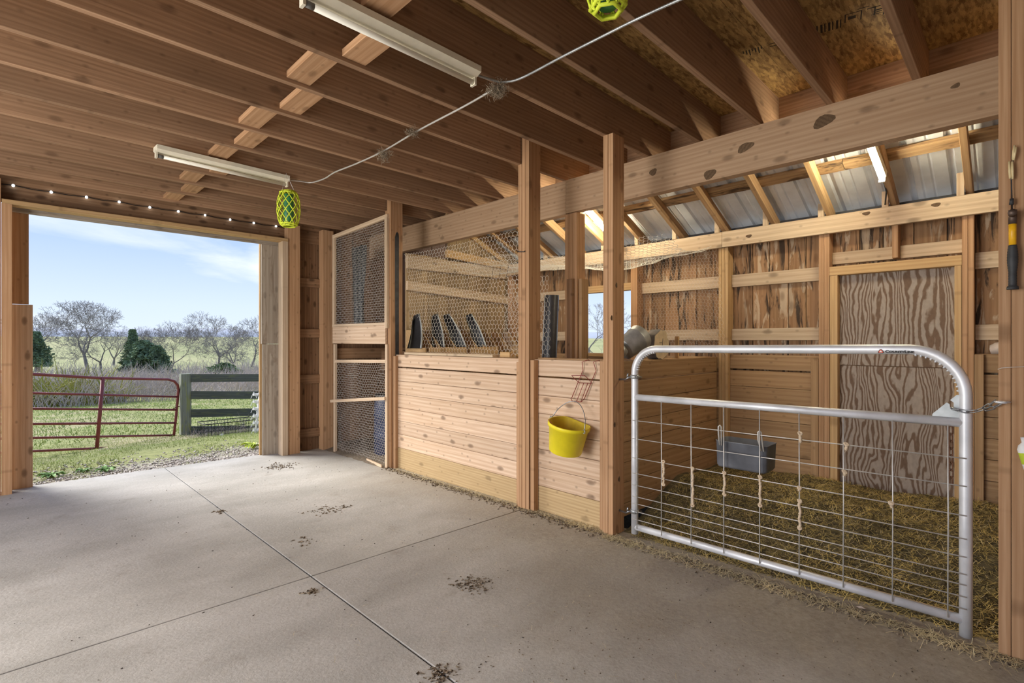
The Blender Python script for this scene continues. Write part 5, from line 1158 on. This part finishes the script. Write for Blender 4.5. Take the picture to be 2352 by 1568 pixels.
scrub(1100, -1.5, 3.4, 25, 31, .6, 1.15, M['yellowbush'], 'yellow_scrub', 'yellow green scrub at the left behind the red gate', 3, .03, .5)
scrub(260, 2.2, 3.6, 9.9, 10.6, .15, .38, M['brush'], 'dead_weeds', 'dry brown weeds tangled in the wire crate', 4, .003, .6)
def lawn(n, x0, x1, y0, y1, h, w, seed, thr, mat, name, label):
    r_ = np.random.default_rng(seed); X_ = r_.uniform(x0, x1, n); Y_ = r_.uniform(y0, y1, n)
    keep = np.array([N3(x * 1.1, y * 1.1, 7) + .5 * N3(x * 4, y * 4, 2) + min(.6, (y - 7.6) * .35) > thr for x, y in zip(X_, Y_)]); X_ = X_[keep]; Y_ = Y_[keep]; m = len(X_); Z_ = np.array([gz_(x, y) for x, y in zip(X_, Y_)])
    a = r_.uniform(0, 2*PI, m); hh = r_.uniform(.4, 1, m) * h; lx = r_.normal(0, .5, m) * hh; ly = r_.normal(0, .5, m) * hh
    P = np.stack([X_, Y_, Z_ - .01], 1); s = np.stack([np.cos(a), np.sin(a), 0*a], 1) * w; T = P + np.stack([lx, ly, hh], 1)
    Vv = np.stack([P - s, P + s, T], 1).reshape(-1, 3); o = np_obj(name, Vv, (np.arange(m) * 3)[:, None] + np.array([[0, 1, 2]]), mat, None, kind='stuff'); o['label'] = label; o['category'] = 'grass'
lawn(26000, -.6, 5.5, 6.7, 11.5, .055, .0035, 1, .0, M['grass'], 'yard_grass', 'short green grass tufts in the yard outside the doorway')
lawn(22000, -1.5, 9, 11.5, 25, .08, .010, 2, .1, M['grass'], 'pasture_grass', 'green pasture grass beyond the red gate')
crv = []
def gravel_pt(): return (random.uniform(0, 3.2), 6.55 + abs(random.gauss(0, .7)))
A = []; B = []; R = []
for _ in range(3000):
    x, y = gravel_pt(); r = random.uniform(.004, .014); z = gz_(x, y); d = Vector((random.gauss(0, 1), random.gauss(0, 1), 0)).normalized() * r; A.append(Vector((x, y, z + r*.3)) - d); B.append(Vector((x, y, z + r*.4)) + d); R.append(r)
M['gravel'] = plain('pale_gravel', (.46, .42, .37), .95, 0, .35, 20)
Vv, Fq = seg_mesh(A, B, np.array(R), np.array(R) * .7, 5); o = np_obj('gravel', Vv, Fq, M['gravel'], None, kind='stuff'); o['label'] = 'pale gravel along the outer edge of the doorway slab'; o['category'] = 'gravel'
def weed(label, u, v, r, n, mat):
    p = PZ(u, v, -.2); p.z = gz_(p.x, p.y); t = thing('weed_plant', label, 'plant', p, 'broad-leaved weeds by the doorway')
    for k in range(n):
        a = 2*PI*k/n + random.uniform(-.3, .3); L = r * random.uniform(.6, 1.1); d = V3(math.cos(a), math.sin(a), 0); s = V3(-math.sin(a), math.cos(a), 0) * L * .22
        q = [p, p + d*L*.35 + s + V3(0, 0, L*.45), p + d*L*.75 + s*.8 + V3(0, 0, L*.5), p + d*L + V3(0, 0, L*.25), p + d*L*.75 - s*.8 + V3(0, 0, L*.5), p + d*L*.35 - s + V3(0, 0, L*.45)]
        m_ = p + d*L*.5 + V3(0, 0, L*.42); MB().add(q + [m_], [(6, i, (i+1) % 6) for i in range(6)]).build('leaf', mat, t, True)
weed('low leafy weed in the gravel, the middle of three near the left of the doorway', 192, 1084, .09, 12, M['weed'])
weed('bushy green weed in the gravel, right one of three near the left of the doorway', 243, 1086, .12, 14, M['weed'])
weed('dark leafy weed tuft in the gravel by the left door board', 118, 1098, .12, 14, M['weed'])
weed('bright yellow green weed at the right foot of the doorway outside', 582, 1030, .16, 16, M['limelabel'])
